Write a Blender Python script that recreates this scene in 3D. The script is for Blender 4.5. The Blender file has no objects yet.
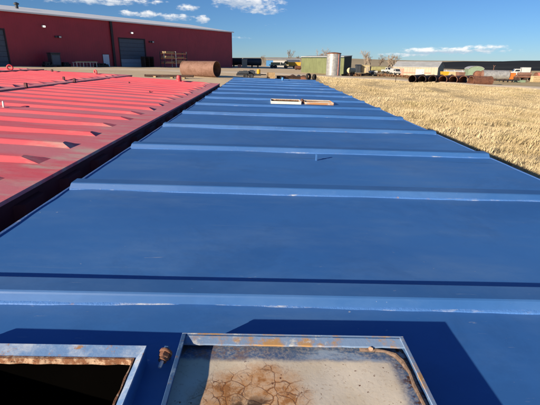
import bpy, math, random
import numpy as np
from mathutils import Matrix, Vector
random.seed(7)
S = bpy.context.scene
COL = S.collection
R = math.radians
# ------------------------------------------------------------------ camera
EYE = 3.0
PITCH = math.atan(140.5 / 405.0)
ROLL = 0.010
fw = Vector((0, math.cos(PITCH), -math.sin(PITCH)))
u0 = Vector((0, math.sin(PITCH), math.cos(PITCH)))
r0 = Vector((1, 0, 0))
cr = r0 * math.cos(ROLL) + u0 * math.sin(ROLL)
cu = u0 * math.cos(ROLL) - r0 * math.sin(ROLL)
cam = bpy.data.cameras.new('camera')
cam.sensor_width = 36.0
cam.lens = 27.0
cam.clip_start = 0.02
cam.clip_end = 12000
camo = bpy.data.objects.new('camera', cam)
COL.objects.link(camo)
camo.matrix_world = Matrix(((cr.x, cu.x, -fw.x, 0), (cr.y, cu.y, -fw.y, 0), (cr.z, cu.z, -fw.z, EYE), (0, 0, 0, 1)))
S.camera = camo
# ------------------------------------------------------------------ sky, sun, exposure
SUN_EL, SUN_AZ = 15.9, 48.5          # sun behind the camera to the left
to_sun = Vector((-math.sin(R(SUN_AZ)) * math.cos(R(SUN_EL)), -math.cos(R(SUN_AZ)) * math.cos(R(SUN_EL)), math.sin(R(SUN_EL))))
W = bpy.data.worlds.new('World')
S.world = W
W.use_nodes = True
wn, wl = W.node_tree.nodes, W.node_tree.links
wn.clear()
sky = wn.new('ShaderNodeTexSky')
sky.sky_type = 'NISHITA'
sky.sun_disc = False
sky.sun_elevation = R(SUN_EL)
sky.sun_rotation = math.atan2(to_sun.x, to_sun.y)
sky.altitude = 1500
sky.air_density = 1.0
sky.dust_density = 0.0
sky.ozone_density = 6.0
bg = wn.new('ShaderNodeBackground')
bg.inputs['Strength'].default_value = 0.055
wout = wn.new('ShaderNodeOutputWorld')
wl.new(bg.outputs[0], wout.inputs[0])
sun = bpy.data.lights.new('sun', 'SUN')
sun.energy = 5.0
sun.angle = R(0.55)
sun.color = (1.0, 0.86, 0.68)
suno = bpy.data.objects.new('sun', sun)
COL.objects.link(suno)
suno.rotation_euler = (-to_sun).to_track_quat('-Z', 'Y').to_euler()
suno.location = (-20, -20, 30)
vs = S.view_settings
vs.view_transform = 'Standard'
vs.look = 'None'
vs.exposure = 0.75
vs.gamma = 1.0
vs.use_curve_mapping = False
S.render.engine = 'CYCLES'
S.cycles.max_bounces = 6


def pix(px, py):
    """direction of the camera ray through a pixel of the 540x405 photograph"""
    return fw + cr * ((px - 270) / 405.0) - cu * ((py - 202.5) / 405.0)


# clouds: soft cumulus written into the sky by direction
def wm(op, a, b=None, c=None):
    n = wn.new('ShaderNodeMath')
    n.operation = op
    for i, v in enumerate((a, b, c)):
        if v is None:
            continue
        if isinstance(v, (int, float)):
            n.inputs[i].default_value = v
        else:
            wl.new(v, n.inputs[i])
    return n.outputs[0]


tc = wn.new('ShaderNodeTexCoord')
sp = wn.new('ShaderNodeSeparateXYZ')
wl.new(tc.outputs['Generated'], sp.inputs[0])
AZ = wm('ARCTAN2', sp.outputs[0], sp.outputs[1])
EL = wm('ARCSINE', sp.outputs[2])
cmb = wn.new('ShaderNodeCombineXYZ')
wl.new(AZ, cmb.inputs[0])
wl.new(wm('MULTIPLY', EL, 2.2), cmb.inputs[1])
nz = wn.new('ShaderNodeTexNoise')
nz.inputs['Scale'].default_value = 42
nz.inputs['Detail'].default_value = 7
nz.inputs['Roughness'].default_value = 0.62
wl.new(cmb.outputs[0], nz.inputs['Vector'])
CLOUDS = [(248, 2, 40, 9, 1), (232, -2, 24, 9, 1), (262, 10, 26, 5, .8), (189, 8, 14, 5, .7), (203, 19, 10, 4.5, .9), (175, 17, 26, 4, .8), (150, 14, 16, 4, .9), (130, 13, 12, 4, .9),
          (85, 0, 70, 4.5, .9), (130, 1, 40, 3, .7), (450, 50.5, 62, 4.0, .9), (487, 47.5, 22, 3.2, .8), (410, 54, 34, 3, .6), (425, 51.5, 26, 3, .9), (240, 38, 20, 2.0, .45), (275, 25, 18, 1.5, .2),
          (60, -22, 60, 10, 1), (330, -30, 50, 10, 1), (480, -38, 70, 9, 1), (160, -46, 60, 10, 1), (640, 44, 50, 5, .9), (-60, 10, 50, 6, 1), (760, 30, 80, 8, 1), (-220, 20, 90, 9, 1)]
bias = None
shade = None
for (cx, cy, w_, h_, amp) in CLOUDS:
    d = pix(cx, cy).normalized()
    a0, e0 = math.atan2(d.x, d.y), math.asin(d.z)
    da = wm('DIVIDE', wm('SUBTRACT', AZ, a0), w_ / 405.0)
    de = wm('DIVIDE', wm('SUBTRACT', EL, e0), h_ / 440.0)
    q = wm('MULTIPLY', wm('MAXIMUM', wm('SUBTRACT', 1.0, wm('ADD', wm('MULTIPLY', da, da), wm('MULTIPLY', de, de))), 0.0), amp)
    s_ = wm('MULTIPLY', de, q)
    bias = q if bias is None else wm('MAXIMUM', bias, q)
    shade = s_ if shade is None else wm('ADD', shade, s_)
val = wm('ADD', bias, wm('MULTIPLY', wm('SUBTRACT', nz.outputs[0], 0.5), 2.6))
mr = wn.new('ShaderNodeMapRange')
mr.interpolation_type = 'SMOOTHSTEP'
mr.inputs[1].default_value = 0.25
mr.inputs[2].default_value = 1.05
wl.new(val, mr.inputs[0])
gate = wn.new('ShaderNodeMapRange')
gate.interpolation_type = 'SMOOTHSTEP'
gate.inputs[2].default_value = 0.22
wl.new(bias, gate.inputs[0])
alpha = wm('MULTIPLY', wm('MULTIPLY', mr.outputs[0], gate.outputs[0]), 0.85)
lite = wm('ADD', wm('MULTIPLY', shade, 0.9), wm('ADD', 0.42, wm('MULTIPLY', wm('SUBTRACT', nz.outputs[0], 0.5), 1.2)))
crm = wn.new('ShaderNodeValToRGB')
crm.color_ramp.elements[0].position = 0.15
crm.color_ramp.elements[0].color = (5.6, 6.6, 8.0, 1)
crm.color_ramp.elements[1].position = 0.75
crm.color_ramp.elements[1].color = (13.0, 12.6, 12.0, 1)
wl.new(lite, crm.inputs[0])
mx = wn.new('ShaderNodeMix')
mx.data_type = 'RGBA'
wl.new(alpha, mx.inputs['Factor'])
tint = wn.new('ShaderNodeMix')
tint.data_type = 'RGBA'
tint.blend_type = 'MULTIPLY'
tint.inputs[0].default_value = 1.0
tint.inputs['B'].default_value = (.93, 1.01, 1.12, 1)
wl.new(sky.outputs[0], tint.inputs['A'])
wl.new(tint.outputs['Result'], mx.inputs['A'])
wl.new(crm.outputs[0], mx.inputs['B'])
wl.new(mx.outputs['Result'], bg.inputs['Color'])


# ------------------------------------------------------------------ materials
class NT:
    """small node helper"""

    def __init__(self, name):
        self.m = bpy.data.materials.new(name)
        self.m.use_nodes = True
        self.n, self.l = self.m.node_tree.nodes, self.m.node_tree.links
        self.b = self.n['Principled BSDF']
        g = self.n.new('ShaderNodeNewGeometry')
        self.pos = g.outputs['Position']
        t = self.n.new('ShaderNodeTexCoord')
        self.obj = t.outputs['Object']

    def set(self, key, v):
        i = self.b.inputs[key]
        if hasattr(v, 'is_linked'):
            self.l.new(v, i)
        else:
            i.default_value = v

    def vec(self, src, scale):
        n = self.n.new('ShaderNodeMapping')
        n.inputs['Scale'].default_value = scale
        self.l.new(src, n.inputs[0])
        return n.outputs[0]

    def noise(self, scale, detail=5, rough=.55, src=None, stretch=None, dist=0):
        n = self.n.new('ShaderNodeTexNoise')
        n.inputs['Scale'].default_value = scale
        n.inputs['Detail'].default_value = detail
        n.inputs['Roughness'].default_value = rough
        n.inputs['Distortion'].default_value = dist
        s = src or self.pos
        if stretch:
            s = self.vec(s, stretch)
        self.l.new(s, n.inputs['Vector'])
        return n.outputs[0]

    def voro(self, scale, feature='F1', src=None, rand=1.0):
        n = self.n.new('ShaderNodeTexVoronoi')
        n.feature = feature
        n.inputs['Scale'].default_value = scale
        n.inputs['Randomness'].default_value = rand
        self.l.new(src or self.pos, n.inputs['Vector'])
        return n.outputs['Distance']

    def rng(self, v, a, b, c=0., d=1.):
        n = self.n.new('ShaderNodeMapRange')
        n.interpolation_type = 'SMOOTHSTEP'
        for i, x in zip((1, 2, 3, 4), (a, b, c, d)):
            n.inputs[i].default_value = x
        self.l.new(v, n.inputs[0])
        return n.outputs[0]

    def math(self, op, a, b=None):
        n = self.n.new('ShaderNodeMath')
        n.operation = op
        for i, v in enumerate((a, b)):
            if v is None:
                continue
            if isinstance(v, (int, float)):
                n.inputs[i].default_value = v
            else:
                self.l.new(v, n.inputs[i])
        return n.outputs[0]

    def mix(self, f, a, b):
        n = self.n.new('ShaderNodeMix')
        n.data_type = 'RGBA'
        for key, v in (('Factor', f), ('A', a), ('B', b)):
            i = n.inputs[key] if key != 'Factor' else n.inputs[0]
            if isinstance(v, tuple):
                i.default_value = (*v, 1)
            elif isinstance(v, (int, float)):
                i.default_value = v
            else:
                self.l.new(v, i)
        return n.outputs['Result']

    def xyz(self, src):
        n = self.n.new('ShaderNodeSeparateXYZ')
        self.l.new(src, n.inputs[0])
        return n.outputs

    def bump(self, h, strength, dist=.01):
        n = self.n.new('ShaderNodeBump')
        n.inputs['Strength'].default_value = strength
        n.inputs['Distance'].default_value = dist
        self.l.new(h, n.inputs['Height'])
        self.l.new(n.outputs[0], self.b.inputs['Normal'])


def plain(name, col, rough=.6, metal=0., var=.18, scale=3., bump=0., bscale=40., dirt=None, damt=.5):
    t = NT(name)
    a = tuple(c * (1 - var) for c in col)
    b = tuple(min(1, c * (1 + var)) for c in col)
    c = t.mix(t.rng(t.noise(scale, 6, .65), .3, .7), a, b)
    if dirt:
        c = t.mix(t.rng(t.noise(scale * 1.7, 8, .7), .75 - damt * .5, .85 - damt * .3), c, dirt)
    t.set('Base Color', c)
    t.set('Roughness', rough)
    t.set('Metallic', metal)
    if bump:
        t.bump(t.noise(bscale, 6, .6), bump)
    return t.m


RUST = (.20, .075, .03)


def paint_blue(name, chalk=.5, r0=.36, k=1.):
    t = NT(name)
    big = t.noise(.9, 4, .5)
    c = t.mix(t.rng(big, .3, .7), (.036 * k, .145 * k, .410 * k), (.050 * k, .178 * k, .465 * k))
    dust = t.noise(2.2, 8, .68, stretch=(.6, 1.5, 1))
    c = t.mix(t.math('MULTIPLY', t.rng(dust, .42, .78), chalk), c, (.13, .26, .48))
    streak = t.noise(7, 6, .6, stretch=(.35, 3., 1), dist=.6)
    c = t.mix(t.math('MULTIPLY', t.rng(streak, .60, .78), .28), c, (.17, .29, .48))
    spk = t.noise(55, 3, .5)
    spot = t.math('MULTIPLY', t.rng(spk, .72, .77), t.rng(t.noise(3.1, 3, .5), .48, .62))
    scr = t.math('MULTIPLY', t.rng(t.noise(26, 5, .6, stretch=(.45, 2.2, 1), dist=1.2), .67, .74), t.rng(t.noise(1.7, 3, .5), .48, .60))
    spot = t.math('MAXIMUM', spot, t.math('MULTIPLY', scr, .7))
    c = t.mix(t.math('MULTIPLY', spot, .7), c, (.42, .47, .52))
    stain = t.rng(t.noise(1.3, 9, .74, dist=.8), .50, .60)
    c = t.mix(t.math('MULTIPLY', stain, .16), c, (.02, .07, .20))
    fleck = t.math('MULTIPLY', t.rng(t.noise(38, 4, .6), .755, .785), t.rng(t.noise(.8, 3, .5), .52, .66))
    c = t.mix(t.math('MULTIPLY', fleck, .7), c, (.24, .11, .05))
    t.set('Base Color', c)
    t.set('Roughness', t.rng(dust, .3, .75, r0, r0 + .2))
    h = t.math('ADD', t.math('MULTIPLY', t.noise(260, 3, .5), .12), t.noise(14, 4, .5))
    t.bump(h, .10, .006)
    return t.m


def weld_mat(name, base, pale, amount=.5):
    t = NT(name)
    n1 = t.noise(9, 8, .72, stretch=(.6, 3, 3))
    c = t.mix(t.rng(n1, .50 + .18 * (1 - amount), .72), base, pale)
    n2 = t.noise(5.3, 8, .7)
    n3 = t.math('MULTIPLY', t.rng(n2, .60, .68), t.rng(t.noise(60, 4, .6), .4, .6))
    c = t.mix(n3, c, (.42, .24, .08))
    t.set('Base Color', c)
    t.set('Roughness', .6)
    t.bump(t.noise(120, 4, .6), .5, .004)
    return t.m


def paint_red(name, dusty):
    t = NT(name)
    x = t.xyz(t.obj)[0]
    big = t.noise(1.1, 5, .6)
    c = t.mix(t.rng(big, .3, .7), (.84, .102, .128), (.90, .132, .148))
    dust = t.noise(2.6, 8, .7, stretch=(.35, 1.4, 1))
    c = t.mix(t.math('MULTIPLY', t.rng(dust, .25, .62), dusty), c, (.74, .34, .36))
    # pale grit washed to the low edge
    wob = t.math('ADD', x, t.math('MULTIPLY', t.math('SUBTRACT', t.noise(3.2, 6, .65), .5), .55))
    edge = t.rng(wob, .88, 1.14)
    grit = t.math('MULTIPLY', edge, t.rng(t.noise(3.4, 8, .7, stretch=(.5, 1.8, 1)), .47, .64))
    c = t.mix(t.math('MULTIPLY', grit, .8), c, (.66, .50, .40))
    sp = t.math('MULTIPLY', t.rng(t.noise(31, 3, .5), .74, .79), t.rng(t.noise(2., 2), .48, .6))
    c = t.mix(sp, c, (.10, .03, .03))
    t.set('Base Color', c)
    t.set('Roughness', .62)
    t.bump(t.noise(30, 5, .6), .12, .006)
    return t.m


def rusty(name, base, rust, lo=.42, hi=.6, scale=14, rough=.7, metal=0., third=None):
    t = NT(name)
    n = t.noise(scale, 9, .72)
    c = t.mix(t.rng(n, lo, hi), base, rust)
    if third:
        c = t.mix(t.rng(t.noise(scale * 2.3, 8, .7), .56, .66), c, third)
    t.set('Base Color', c)
    t.set('Roughness', rough)
    t.set('Metallic', metal)
    t.bump(t.noise(scale * 8, 5, .65), .2, .003)
    return t.m


def lid_floor_mat():
    t = NT('hatch_lid_floor_paint')
    c = t.mix(t.rng(t.noise(9, 6, .6), .3, .7), (.74, .62, .43), (.80, .71, .56))
    c = t.mix(t.math('MULTIPLY', t.rng(t.noise(160, 4, .6), .55, .7), .35), c, (.42, .27, .13))
    # crawling rust cracks in the middle
    warp = t.n.new('ShaderNodeVectorMath')
    warp.operation = 'ADD'
    nn = t.n.new('ShaderNodeTexNoise')
    nn.inputs['Scale'].default_value = 14
    nn.inputs['Detail'].default_value = 5
    t.l.new(t.obj, nn.inputs['Vector'])
    sc = t.n.new('ShaderNodeVectorMath')
    sc.operation = 'SCALE'
    sc.inputs['Scale'].default_value = .05
    t.l.new(nn.outputs['Color'], sc.inputs[0])
    t.l.new(t.obj, warp.inputs[0])
    t.l.new(sc.outputs[0], warp.inputs[1])
    v1 = t.rng(t.voro(27, 'DISTANCE_TO_EDGE', warp.outputs[0]), .0, .05, 1., 0.)
    v2 = t.rng(t.voro(58, 'DISTANCE_TO_EDGE', warp.outputs[0]), .0, .06, .7, 0.)
    crack = t.math('MAXIMUM', t.math('MULTIPLY', v1, t.rng(t.noise(21, 4), .36, .5)), t.math('MULTIPLY', v2, t.rng(t.noise(24, 5), .47, .58)))
    o = t.xyz(t.obj)
    dx = t.math('DIVIDE', t.math('SUBTRACT', o[0], -.085), .115)
    dy = t.math('DIVIDE', t.math('SUBTRACT', o[1], .085), .095)
    rad = t.math('ADD', t.math('MULTIPLY', dx, dx), t.math('MULTIPLY', dy, dy))
    rad = t.math('ADD', rad, t.math('MULTIPLY', t.math('SUBTRACT', t.noise(16, 5, .65), .5), 1.6))
    near = t.rng(rad, .30, 1.25, 1., 0.)
    c = t.mix(t.math('MULTIPLY', near, t.rng(t.noise(34, 6, .7), .25, .7, .35, .95)), c, (.56, .25, .06))
    c = t.mix(t.math('MULTIPLY', t.math('MULTIPLY', crack, near), .9), c, (.21, .075, .02))
    blot = t.math('MULTIPLY', t.rng(t.noise(17, 7, .7), .50, .60), t.rng(rad, .2, .9, 1., 0.))
    c = t.mix(t.math('MULTIPLY', blot, .7), c, (.34, .13, .03))
    core = t.math('MULTIPLY', t.rng(t.math('ADD', t.math('MULTIPLY', dx, dx), t.math('MULTIPLY', t.math('ADD', dy, .35), t.math('ADD', dy, .35))), .03, .30, 1., 0.), t.rng(t.noise(38, 5, .6), .42, .54))
    c = t.mix(core, c, (.085, .045, .022))
    specks = t.math('MULTIPLY', t.rng(t.noise(75, 4, .6), .63, .69), t.rng(t.noise(9, 3), .45, .6))
    c = t.mix(specks, c, (.15, .055, .02))
    # blue overspray left round the far and right edges
    wv = t.math('MULTIPLY', t.math('SUBTRACT', t.noise(13, 7, .7), .5), .030)
    far = t.rng(t.math('ADD', o[1], wv), .178, .196)
    rgt = t.rng(t.math('ADD', o[0], wv), .186, .215)
    sp2 = t.rng(t.noise(150, 4, .7), .3, .62, .6, 1.)
    c = t.mix(t.math('MULTIPLY', t.math('MAXIMUM', far, rgt), sp2), c, (.075, .14, .27))
    frust = t.math('MULTIPLY', t.math('MULTIPLY', far, t.rng(o[0], -.16, .0, 1., 0.)), t.rng(t.noise(30, 6, .7), .42, .6))
    c = t.mix(t.math('MULTIPLY', frust, .75), c, (.24, .13, .07))
    fpale = t.math('MULTIPLY', t.math('MULTIPLY', far, t.rng(o[0], -.02, .06)), t.rng(t.noise(22, 6, .7, stretch=(.5, 1.6, 1)), .44, .6))
    c = t.mix(t.math('MULTIPLY', fpale, .8), c, (.36, .46, .58))
    edge_r = t.math('MULTIPLY', t.rng(o[0], .19, .225), t.rng(t.noise(70, 6, .7), .50, .58))
    c = t.mix(edge_r, c, (.085, .035, .02))
    t.set('Base Color', c)
    t.set('Roughness', .55)
    t.bump(t.math('SUBTRACT', t.noise(120, 5, .6), t.math('MULTIPLY', crack, near)), .16, .002)
    return t.m


def ground_mat():
    t = NT('ground_dirt_and_straw')
    p = t.xyz(t.pos)
    n1 = t.noise(.35, 8, .65)
    straw = t.mix(t.rng(n1, .3, .7), (.50, .375, .195), (.62, .48, .27))
    straw = t.mix(t.math('MULTIPLY', t.rng(t.noise(.9, 7, .7, stretch=(.5, 1.6, 1)), .5, .68), .55), straw, (.37, .30, .15))
    straw = t.mix(t.math('MULTIPLY', t.rng(t.noise(6, 7, .7), .5, .7), .4), straw, (.52, .40, .22))
    grav = t.mix(t.rng(t.noise(.5, 8, .7), .3, .7), (.66, .51, .32), (.74, .59, .39))
    grav = t.mix(t.math('MULTIPLY', t.rng(t.noise(5, 8, .75), .48, .7), .4), grav, (.42, .33, .21))
    edge = t.math('ADD', t.math('SUBTRACT', p[0], t.math('MULTIPLY', p[1], .10)), t.math('MULTIPLY', t.math('SUBTRACT', t.noise(.22, 5, .6), .5), 7))
    m = t.rng(edge, -2.5, 1.0)
    c = t.mix(m, grav, straw)
    far = t.rng(p[1], 170, 320)
    prairie = t.mix(t.rng(t.noise(.006, 6, .6, stretch=(.4, 1.4, 1)), .35, .65), (.52, .42, .26), (.40, .33, .21))
    c = t.mix(far, c, prairie)
    t.set('Base Color', c)
    t.set('Roughness', .9)
    t.set('Specular IOR Level', .1)
    t.bump(t.noise(7, 8, .8), .4, .05)
    return t.m


def grass_mat():
    t = NT('dry_grass_blades')
    n = t.noise(.45, 6, .6)
    c = t.mix(t.rng(n, .3, .7), (.50, .39, .215), (.64, .53, .335))
    c = t.mix(t.math('MULTIPLY', t.rng(t.noise(.7, 5, .6, stretch=(.6, 1.2, 1)), .52, .68), .6), c, (.30, .25, .10))
    c = t.mix(t.math('MULTIPLY', t.rng(t.noise(11, 4, .6), .5, .7), .4), c, (.66, .55, .36))
    t.set('Base Color', c)
    t.set('Roughness', .75)
    t.set('Specular IOR Level', .15)
    return t.m


M = {}
M['blue'] = paint_blue('blue_roof_paint')
M['blue_rib'] = paint_blue('blue_rib_paint', .3, .5, .78)
M['blue_weld'] = weld_mat('worn_weld_paint', (.07, .20, .50), (.55, .57, .58), .8)
M['blue_dark'] = plain('blue_wall_paint', (.022, .085, .25), .5, var=.15, scale=1.2, dirt=(.14, .13, .12), damt=.3)
M['edge_worn'] = weld_mat('worn_edge_paint', (.06, .15, .38), (.62, .60, .56), .5)
M['red'] = paint_red('red_rib_paint', .15)
M['red_flat'] = paint_red('dusty_red_roof_paint', .6)
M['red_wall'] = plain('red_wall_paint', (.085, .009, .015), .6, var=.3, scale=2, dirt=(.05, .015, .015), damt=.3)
M['red_part'] = plain('red_fitting_paint', (.58, .06, .07), .55, var=.2, scale=9)
M['flange'] = rusty('worn_blue_white_flange', (.17, .30, .53), (.50, .57, .66), .42, .66, 13, .36, 0., (.42, .22, .09))
M['flange_rust'] = rusty('flaking_rust_lip', (.24, .10, .045), (.52, .36, .24), .45, .6, 60, .8, 0., (.06, .03, .02))
M['lid_rim'] = rusty('rusty_blue_rim', (.20, .30, .46), (.44, .26, .11), .47, .60, 11, .5, 0., (.50, .52, .52))
M['lid_wall'] = rusty('scuffed_blue_lid_wall', (.045, .11, .24), (.20, .29, .40), .5, .72, 26, .55, 0., (.20, .12, .07))
M['lid_rim2'] = rusty('far_lid_rust', (.55, .50, .42), (.46, .22, .09), .34, .48, 5, .6)
M['lid_seal'] = rusty('crumbling_brown_seal', (.13, .085, .06), (.22, .15, .11), .4, .6, 60, .9, 0., (.05, .03, .02))
M['lid_floor'] = lid_floor_mat()
M['lid_blue'] = rusty('sprayed_blue_border', (.14, .22, .34), (.40, .41, .40), .44, .62, 40, .6)
M['bolt_rust'] = rusty('rusty_bolt', (.19, .082, .048), (.09, .042, .03), .45, .62, 90, .75, 0., (.44, .32, .20))
M['steel'] = plain('bare_steel', (.62, .63, .64), .3, .2, .15, 60)
M['galv'] = rusty('galvanised_steel', (.26, .265, .27), (.42, .42, .41), .36, .64, 3.2, .42, .25, (.24, .21, .18))
M['inside'] = plain('tank_inner_darkness', (.0016, .0014, .0012), 1.0)  # near black, paints the darkness inside the tank into the colour
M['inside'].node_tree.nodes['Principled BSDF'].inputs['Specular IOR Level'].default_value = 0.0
M['white_panel'] = plain('white_hatch_paint', (.72, .68, .58), .5, var=.12, scale=8, dirt=(.45, .25, .10), damt=.2)
M['rust'] = rusty('rusted_steel_pipe', (.20, .085, .048), (.12, .048, .028), .4, .62, 3, .85, 0., (.27, .135, .08))
M['rust_lt'] = rusty('pale_rusted_steel', (.23, .125, .09), (.16, .078, .05), .4, .64, 1.8, .8, 0., (.30, .19, .145))
M['rust_dk'] = rusty('dark_rusted_steel', (.045, .026, .02), (.10, .048, .03), .45, .68, 4, .9)
M['black'] = plain('black_paint', (.016, .016, .018), .55, var=.3)
M['rubber'] = plain('tyre_rubber', (.022, .021, .02), .85, var=.2)
M['char'] = plain('charcoal_metal', (.035, .042, .052), .5, var=.25)
M['maroon'] = plain('maroon_siding', (.38, .028, .048), .5, var=.08, scale=.4)
M['roof_white'] = plain('white_roof_sheet', (.84, .86, .86), .5, var=.04, scale=.3)
M['door_grey'] = plain('slate_roll_door', (.075, .10, .135), .5, var=.08)
M['door_light'] = plain('pale_door_panel', (.26, .31, .38), .5, var=.08)
M['door_white'] = plain('white_door', (.72, .75, .80), .5, var=.05)
M['trim'] = plain('dark_trim', (.03, .018, .022), .6)
M['lamp_white'] = plain('pale_lamp_housing', (.75, .74, .68), .4, var=.05)
t_ = NT('lit_lamp_lens')
t_.set('Base Color', (.9, .88, .8, 1))
t_.set('Emission Color', (1.0, .93, .8, 1))
t_.set('Emission Strength', 1.1)
M['lamp_lit'] = t_.m
M['green_shed'] = plain('green_siding', (.145, .165, .072), .6, var=.14, scale=.7, dirt=(.12, .13, .065), damt=.3)
M['green_trim_shade'] = plain('green_trim_and_shaded_siding', (.022, .04, .03), .6, var=.2)  # trim colour, and the painted shade of the shed's end wall
M['grey_roof'] = plain('grey_metal_roof', (.36, .37, .37), .55, var=.12, scale=.8)
M['cream'] = plain('cream_siding', (.42, .36, .27), .7, var=.12, scale=.6, dirt=(.30, .25, .19), damt=.3)
M['tan'] = plain('tan_paint', (.52, .43, .25), .65, var=.14)
M['olive'] = plain('olive_paint', (.30, .28, .13), .65, var=.16)
M['white'] = plain('white_paint', (.44, .44, .43), .6, var=.1, dirt=(.32, .29, .25), damt=.35)
M['yellow'] = plain('yellow_paint', (.55, .31, .02), .5, var=.14)
M['orange'] = plain('orange_paint', (.58, .16, .025), .55, var=.1)
M['sky_blue'] = plain('blue_siding', (.06, .22, .46), .6, var=.1)
M['navy'] = plain('navy_roof', (.045, .06, .095), .6, var=.15)
M['mint'] = plain('mint_green_siding', (.20, .27, .185), .6, var=.12)
M['redstripe'] = plain('faded_red_stripe', (.58, .20, .14), .6, var=.15)
M['glass'] = plain('dark_window_glass', (.02, .025, .03), .12, var=.1)
M['wood'] = rusty('weathered_lumber', (.46, .33, .18), (.34, .23, .12), .4, .6, 6, .85)
M['rack_orange'] = plain('rack_beam_paint', (.55, .20, .08), .6, var=.15)
M['bark'] = plain('grey_bark', (.28, .22, .165), .9, var=.25)
M['brush'] = plain('dry_brush', (.25, .135, .07), .9, var=.35, scale=2)
M['ground'] = ground_mat()
M['road'] = plain('pale_gravel', (.68, .56, .40), .95, var=.10, scale=.8, bump=.5, bscale=8, dirt=(.36, .29, .20), damt=.4)
M['grass'] = grass_mat()
t_ = NT('cloud_shaded_slope')  # cloud shadow over the far fields, painted into the slope colour
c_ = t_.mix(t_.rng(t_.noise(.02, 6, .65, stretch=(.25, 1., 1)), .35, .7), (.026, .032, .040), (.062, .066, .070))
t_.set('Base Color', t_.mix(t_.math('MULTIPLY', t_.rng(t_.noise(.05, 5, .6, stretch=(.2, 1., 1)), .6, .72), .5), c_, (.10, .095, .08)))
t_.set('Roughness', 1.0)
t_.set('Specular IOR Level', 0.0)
M['shaded_hill'] = t_.m
M['tan_hill'] = plain('dry_prairie_hill', (.36, .28, .16), .95, var=.22, scale=.006)


# ------------------------------------------------------------------ mesh builder
class MB:
    def __init__(self):
        self.v, self.f, self.mi = [], [], []

    def face(self, ids, m=0):
        self.f.append(tuple(ids))
        self.mi.append(m)

    def pts(self, ps):
        i = len(self.v)
        self.v += [tuple(p) for p in ps]
        return list(range(i, i + len(ps)))

    def box(self, x0, x1, y0, y1, z0, z1, m=0, bev=0):
        if bev:
            b = bev
            secs = []
            for (z, i) in ((z0, b), (z0 + b, 0), (z1 - b, 0), (z1, b)):
                X0, X1, Y0, Y1 = x0 + i, x1 - i, y0 + i, y1 - i
                c = b * .6 if i == 0 else b * .4
                secs.append(self.pts([(X0 + c, Y0, z), (X1 - c, Y0, z), (X1, Y0 + c, z), (X1, Y1 - c, z), (X1 - c, Y1, z), (X0 + c, Y1, z), (X0, Y1 - c, z), (X0, Y0 + c, z)]))
            self.loft(secs, m)
            return self
        p = self.pts([(x0, y0, z0), (x1, y0, z0), (x1, y1, z0), (x0, y1, z0), (x0, y0, z1), (x1, y0, z1), (x1, y1, z1), (x0, y1, z1)])
        for q in ((0, 3, 2, 1), (4, 5, 6, 7), (0, 1, 5, 4), (1, 2, 6, 5), (2, 3, 7, 6), (3, 0, 4, 7)):
            self.face([p[k] for k in q], m)
        return self

    def loft(self, secs, m=0, cap=True, close=True):
        n = len(secs[0])
        for a, b in zip(secs[:-1], secs[1:]):
            for k in range(n if close else n - 1):
                j = (k + 1) % n
                self.face((a[k], a[j], b[j], b[k]), m)
        if cap:
            self.face(list(reversed(secs[0])), m)
            self.face(secs[-1], m)
        return self

    def prism(self, poly, axis, a, b, m=0):
        """poly of 2-D points, extruded along axis x / y / z"""
        def mk(p, t):
            return {'x': (t, p[0], p[1]), 'y': (p[0], t, p[1]), 'z': (p[0], p[1], t)}[axis]
        return self.loft([self.pts([mk(p, a) for p in poly]), self.pts([mk(p, b) for p in poly])], m)

    def tube(self, path, r, n=8, m=0, cap=True):
        path = [Vector(p) for p in path]
        rs = r if isinstance(r, (list, tuple)) else [r] * len(path)
        secs = []
        for i, p in enumerate(path):
            d = (path[min(i + 1, len(path) - 1)] - path[max(i - 1, 0)]).normalized()
            ref = Vector((0, 0, 1)) if abs(d.z) < .9 else Vector((1, 0, 0))
            a = d.cross(ref).normalized()
            b = a.cross(d)
            secs.append(self.pts([p + (a * math.cos(2 * math.pi * k / n) + b * math.sin(2 * math.pi * k / n)) * rs[i] for k in range(n)]))
        return self.loft(secs, m, cap)

    def lathe(self, prof, axis='z', n=20, o=(0, 0, 0), m=0, closed=False):
        """prof = [(radius, along)], around an axis through o"""
        secs = []
        for (r, t) in prof:
            ps = []
            for k in range(n):
                a = 2 * math.pi * k / n
                c, s = r * math.cos(a), r * math.sin(a)
                q = {'z': (c, s, t), 'x': (t, c, s), 'y': (s, t, c)}[axis]
                ps.append((q[0] + o[0], q[1] + o[1], q[2] + o[2]))
            secs.append(self.pts(ps))
        if closed:
            secs.append(secs[0])
        return self.loft(secs, m, cap=not closed)

    def mesh(self, name, mats, smooth=False):
        me = bpy.data.meshes.new(name)
        me.from_pydata(self.v, [], self.f)
        for k in (mats if isinstance(mats, (list, tuple)) else [mats]):
            me.materials.append(M[k])
        me.polygons.foreach_set('material_index', self.mi)
        import bmesh
        bm = bmesh.new()
        bm.from_mesh(me)
        bmesh.ops.recalc_face_normals(bm, faces=bm.faces)
        bm.to_mesh(me)
        bm.free()
        if smooth:
            me.polygons.foreach_set('use_smooth', [True] * len(me.polygons))
            try:
                me.set_sharp_from_angle(angle=R(38))
            except Exception:
                pass
        me.update()
        return me

    def build(self, name, mats, parent=None, smooth=False, loc=None):
        return link(name, self.mesh(name, mats, smooth), parent, loc)


def link(name, me, parent=None, loc=None):
    o = bpy.data.objects.new(name, me)
    COL.objects.link(o)
    if parent:
        o.parent = parent
    if loc:
        o.location = loc
    return o


def tag(o, label, cat, group=None):
    o['label'] = label
    o['category'] = cat
    if group:
        o['group'] = group
    return o


def thing(name, label, cat, loc=(0, 0, 0), rz=0., group=None):
    o = bpy.data.objects.new(name, None)
    COL.objects.link(o)
    o.empty_display_size = .3
    o.location = loc
    o.rotation_euler = (0, 0, rz)
    return tag(o, label, cat, group)


def struct(o, kind='structure'):
    o['kind'] = kind
    return o


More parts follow.
